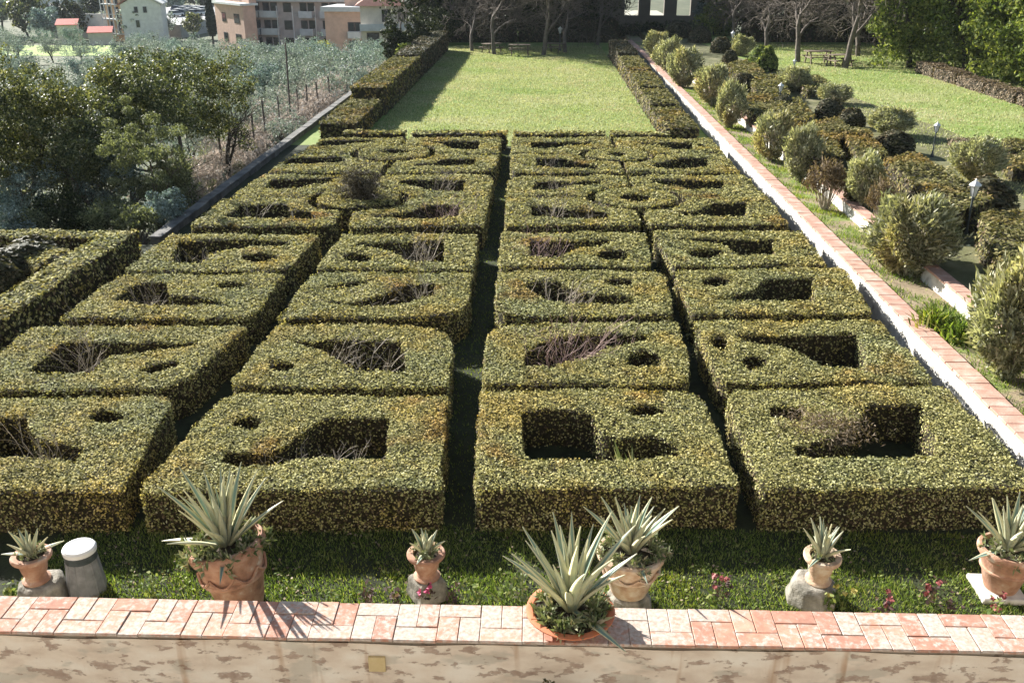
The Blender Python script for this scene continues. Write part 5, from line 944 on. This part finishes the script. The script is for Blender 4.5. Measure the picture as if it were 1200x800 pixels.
for i, (x0, x1, y, lb) in enumerate([(-10, -2, 82.0, 'dark hedge behind the far lawn, left part'), (-1.8, 6.6, 82.3, 'dark hedge behind the far lawn, right part')]): seg_hedge('far_hedge', x0, x1, y, y+1.4, 0, 2.0, .2, lb, [M_core, M_dark], 'hedges behind the far lawn')
seg_hedge('far_hedge', 15.5, 27, 73.5, 74.6, .8, 2.6, .2, 'dark hedge behind the upper lawn trees', [M_core, M_dark], 'hedges behind the far lawn')
BARE = []
for s in (71, 72, 73):
    segs, _ = grow(s, 11, .17, 5, .75, (2, 3), .24, .06, .80, .11); segs = [(a, b, max(r0, .016), max(r1, .014)) for a, b, r0, r1 in segs]
    hi_ = [q for q in segs if q[2] > .06]; lo_ = [q for q in segs if q[2] <= .06]
    BARE.append((mesh_np('bare_trunk', *(lambda t: (t[0], [(t[1], 0)], [M_bark], True))(tubes(hi_, 7))), mesh_np('bare_crown', *(lambda t: (t[0], [(t[1], 0)], [M_bark]))(tubes(lo_, 3)))))
print('bare segs', len(segs))
for i, (px, py, z, s, lb) in enumerate([(553, 60, 0, .9, 'bare tree at the left of the picnic tables'), (579, 64, 0, 1.0, 'bare tree beside the left picnic bench'), (637, 65, 0, 1.05, 'bare tree with thick pale trunk right of the picnic table'), (662, 62, 0, .95, 'bare tree just right of the distant lamp'), (528, 50, 0, .9, 'bare tree at the far left corner of the lawn'), (700, 53, 0, .95, 'bare tree at the far right corner of the lawn'), (898, 58, .8, .9, 'bare tree behind the clipped domes'), (935, 73, .8, 1.05, 'bare tree with leaning limbs at the upper lawn edge, left one'), (990, 80, .8, 1.1, 'bare tree at the upper lawn edge, middle one'), (1005, 66, .8, 1.0, 'bare tree at the upper lawn edge, behind the middle one'), (860, 52, .8, .9, 'bare tree farthest left of the upper lawn'), (490, 34, -2.5, .9, 'purplish bare tree above the far left hedge'), (470, 40, -2.5, .8, 'bare tree above the dark shrubs left of the lawn'), (1062, 66, .8, .95, 'bare tree in the dark gap beside the bright hedge trees')]):
    p = at(px, py, z); o = empty('bare_tree', p, lb, 'tree', 'bare winter trees', i*2.1); o.scale = (s, s, s); b = BARE[i % 3]; obj('trunk', b[0], o); obj('crown', b[1], o)
# bright green tall hedge trees at right
LAU = [tree_meshes('laurel', s, 8, .2, 17000, 240, (2.3, 2.0, 4.4), 3.9, .7, .22, .55, M_laurel, M_darkbark, 2, .5, .6, .4) for s in (81, 82)]
for i, (X, Y, s, lb) in enumerate([(21.6, 57.0, .95, 'bright green evergreen, leftmost of the right-hand group'), (23.6, 54.0, 1.0, 'bright green evergreen, second of the right-hand group'), (24.2, 51.0, 1.05, 'bright green evergreen, third of the right-hand group'), (24.6, 48.0, 1.0, 'bright green evergreen near the right edge'), (25.0, 45.0, 1.0, 'bright green evergreen cut by the right edge'), (27, 56, 1.2, 'tall green evergreen behind the right-hand group')]): place_tree('laurel_tree', LAU[i % 2], (X, Y, .8), i*2.2, s, lb, 'tree', 'bright evergreens at the right')
for i, (y0, y1) in enumerate([(52.2, 54.6), (49.2, 52.0), (46.0, 49.0), (42.8, 45.8), (39.5, 42.6)]): seg_hedge('brown_hedge', 21.0, 21.9, y0, y1,   .8, 1.42-.04*i, .10, f'low brown-grey hedge bordering the upper lawn, piece {["farthest", "second farthest", "middle", "second nearest", "nearest the right edge"][i]}', [M_core, M_deadhedge], 'brown hedge pieces by the upper lawn')
# picnic tables and benches
def picnic(px, py, z, rz, s, label, bench=True):
    o = empty('picnic_table', at(px, py, z), label, 'picnic table', 'picnic tables under the bare trees', rz); o.scale = (s, s, s); m = MB()
    for y in (-.28, 0, .28): m = MB(); m.box(-.8, .8, y-.125, y+.125, .72, .765); m.build('top_board', M_wood, o, bev=.006)
    for y in (-.66, .66): m = MB(); m.box(-.8, .8, y-.13, y+.13, .42, .46); m.build('seat', M_wood, o, bev=.006)
    for x in (-.6, .6):
        for s_ in (-1, 1): m = MB(); m.tube((x, s_*.25, .72), (x, s_*.55, 0), .05, .05, 4); m.build('leg', M_wood, o)
        m = MB(); m.box(x-.04, x+.04, -.7, .7, .36, .42); m.build('cross_beam', M_wood, o)
picnic(609, 65, 0, .05, 1.0, 'picnic table standing between the two middle bare trees'); picnic(576, 62, 0, .7, .9, 'picnic table half hidden by the left bare tree'); picnic(650, 62, 0, -.5, .9, 'picnic table half hidden by the right bare tree'); picnic(958, 75, .81, .1, 1.0, 'picnic table at the far edge of the upper lawn, left one'); picnic(983, 78, .81, .3, .9, 'picnic table at the far edge of the upper lawn, right one')
# arched villa behind the belt
o = empty('arched_loggia', (10.6, 97, .8), 'dark stone loggia with pale arched openings behind the trees', 'building'); base = ray(770, 14, 97); zs = base.z; iv = Matrix.Translation((-10.6, -97, -.8))
arch = [ray(740, 14, 97).x, ray(770, 14, 97).x, ray(801, 14, 97).x]; wdt = 1.35; m = MB(); edges = []; x = arch[0]-4.5
def wallseg(x0, x1, z0, z1): 
    if x1 > x0 and z1 > z0: m.box(x0, x1, 97, 97.5, z0, z1)
z_s = zs-.35; z_t = z_s+1.25
wallseg(arch[0]-5, arch[2]+5, -3, z_s-.002)
prev = arch[0]-5
for a in arch: wallseg(prev, a-wdt/2, z_s, z_t+1.6); prev = a+wdt/2
wallseg(prev, arch[2]+5, z_s, z_t+1.6); wallseg(arch[0]-5, arch[2]+5, z_t+1.602, z_t+7)
for a in arch:
    n = 10; P = [(a-wdt/2+wdt*i/n) for i in range(n+1)]
    for i in range(n):
        xm = (P[i]+P[i+1])/2-a; zz = z_t+math.sqrt(max(0, (wdt/2)**2-xm*xm))*.85; m.box(P[i], P[i+1], 97.002, 97.498, zz, z_t+1.6)
b = m.build('wall', M_villa, o); b.matrix_parent_inverse = iv
m = MB(); m.box(arch[0]-5.5, arch[2]+5.5, 96.6, 98, z_t+7, z_t+7.4); b = m.build('cornice', M_villa, o); b.matrix_parent_inverse = iv
g = MB(); g.prism([(7.0, 97.6), (15.0, 97.6), (15.0, 128), (7.0, 128)], -3, z_s-1.2); tag(g.build('added_court', M_gravel), kind='structure')  # pale ground added behind the arches so sunlight on it brightens the openings

# ---- thin air between here and the valley
hz = MB(); hz.box(-720, 720, -60, 920, -14, 22); h = hz.build('haze', M_core); tag(h, kind='stuff'); h.data.materials.clear()
mh, th, oh = newmat('haze_air'); pv = th.nodes.new('ShaderNodeVolumePrincipled'); pv.inputs['Color'].default_value = (0.86, 0.93, 1.0, 1); pv.inputs['Density'].default_value = 0.00014; pv.inputs['Anisotropy'].default_value = 0.0
th.links.new(pv.outputs[0], oh.inputs['Volume']); h.data.materials.append(mh)
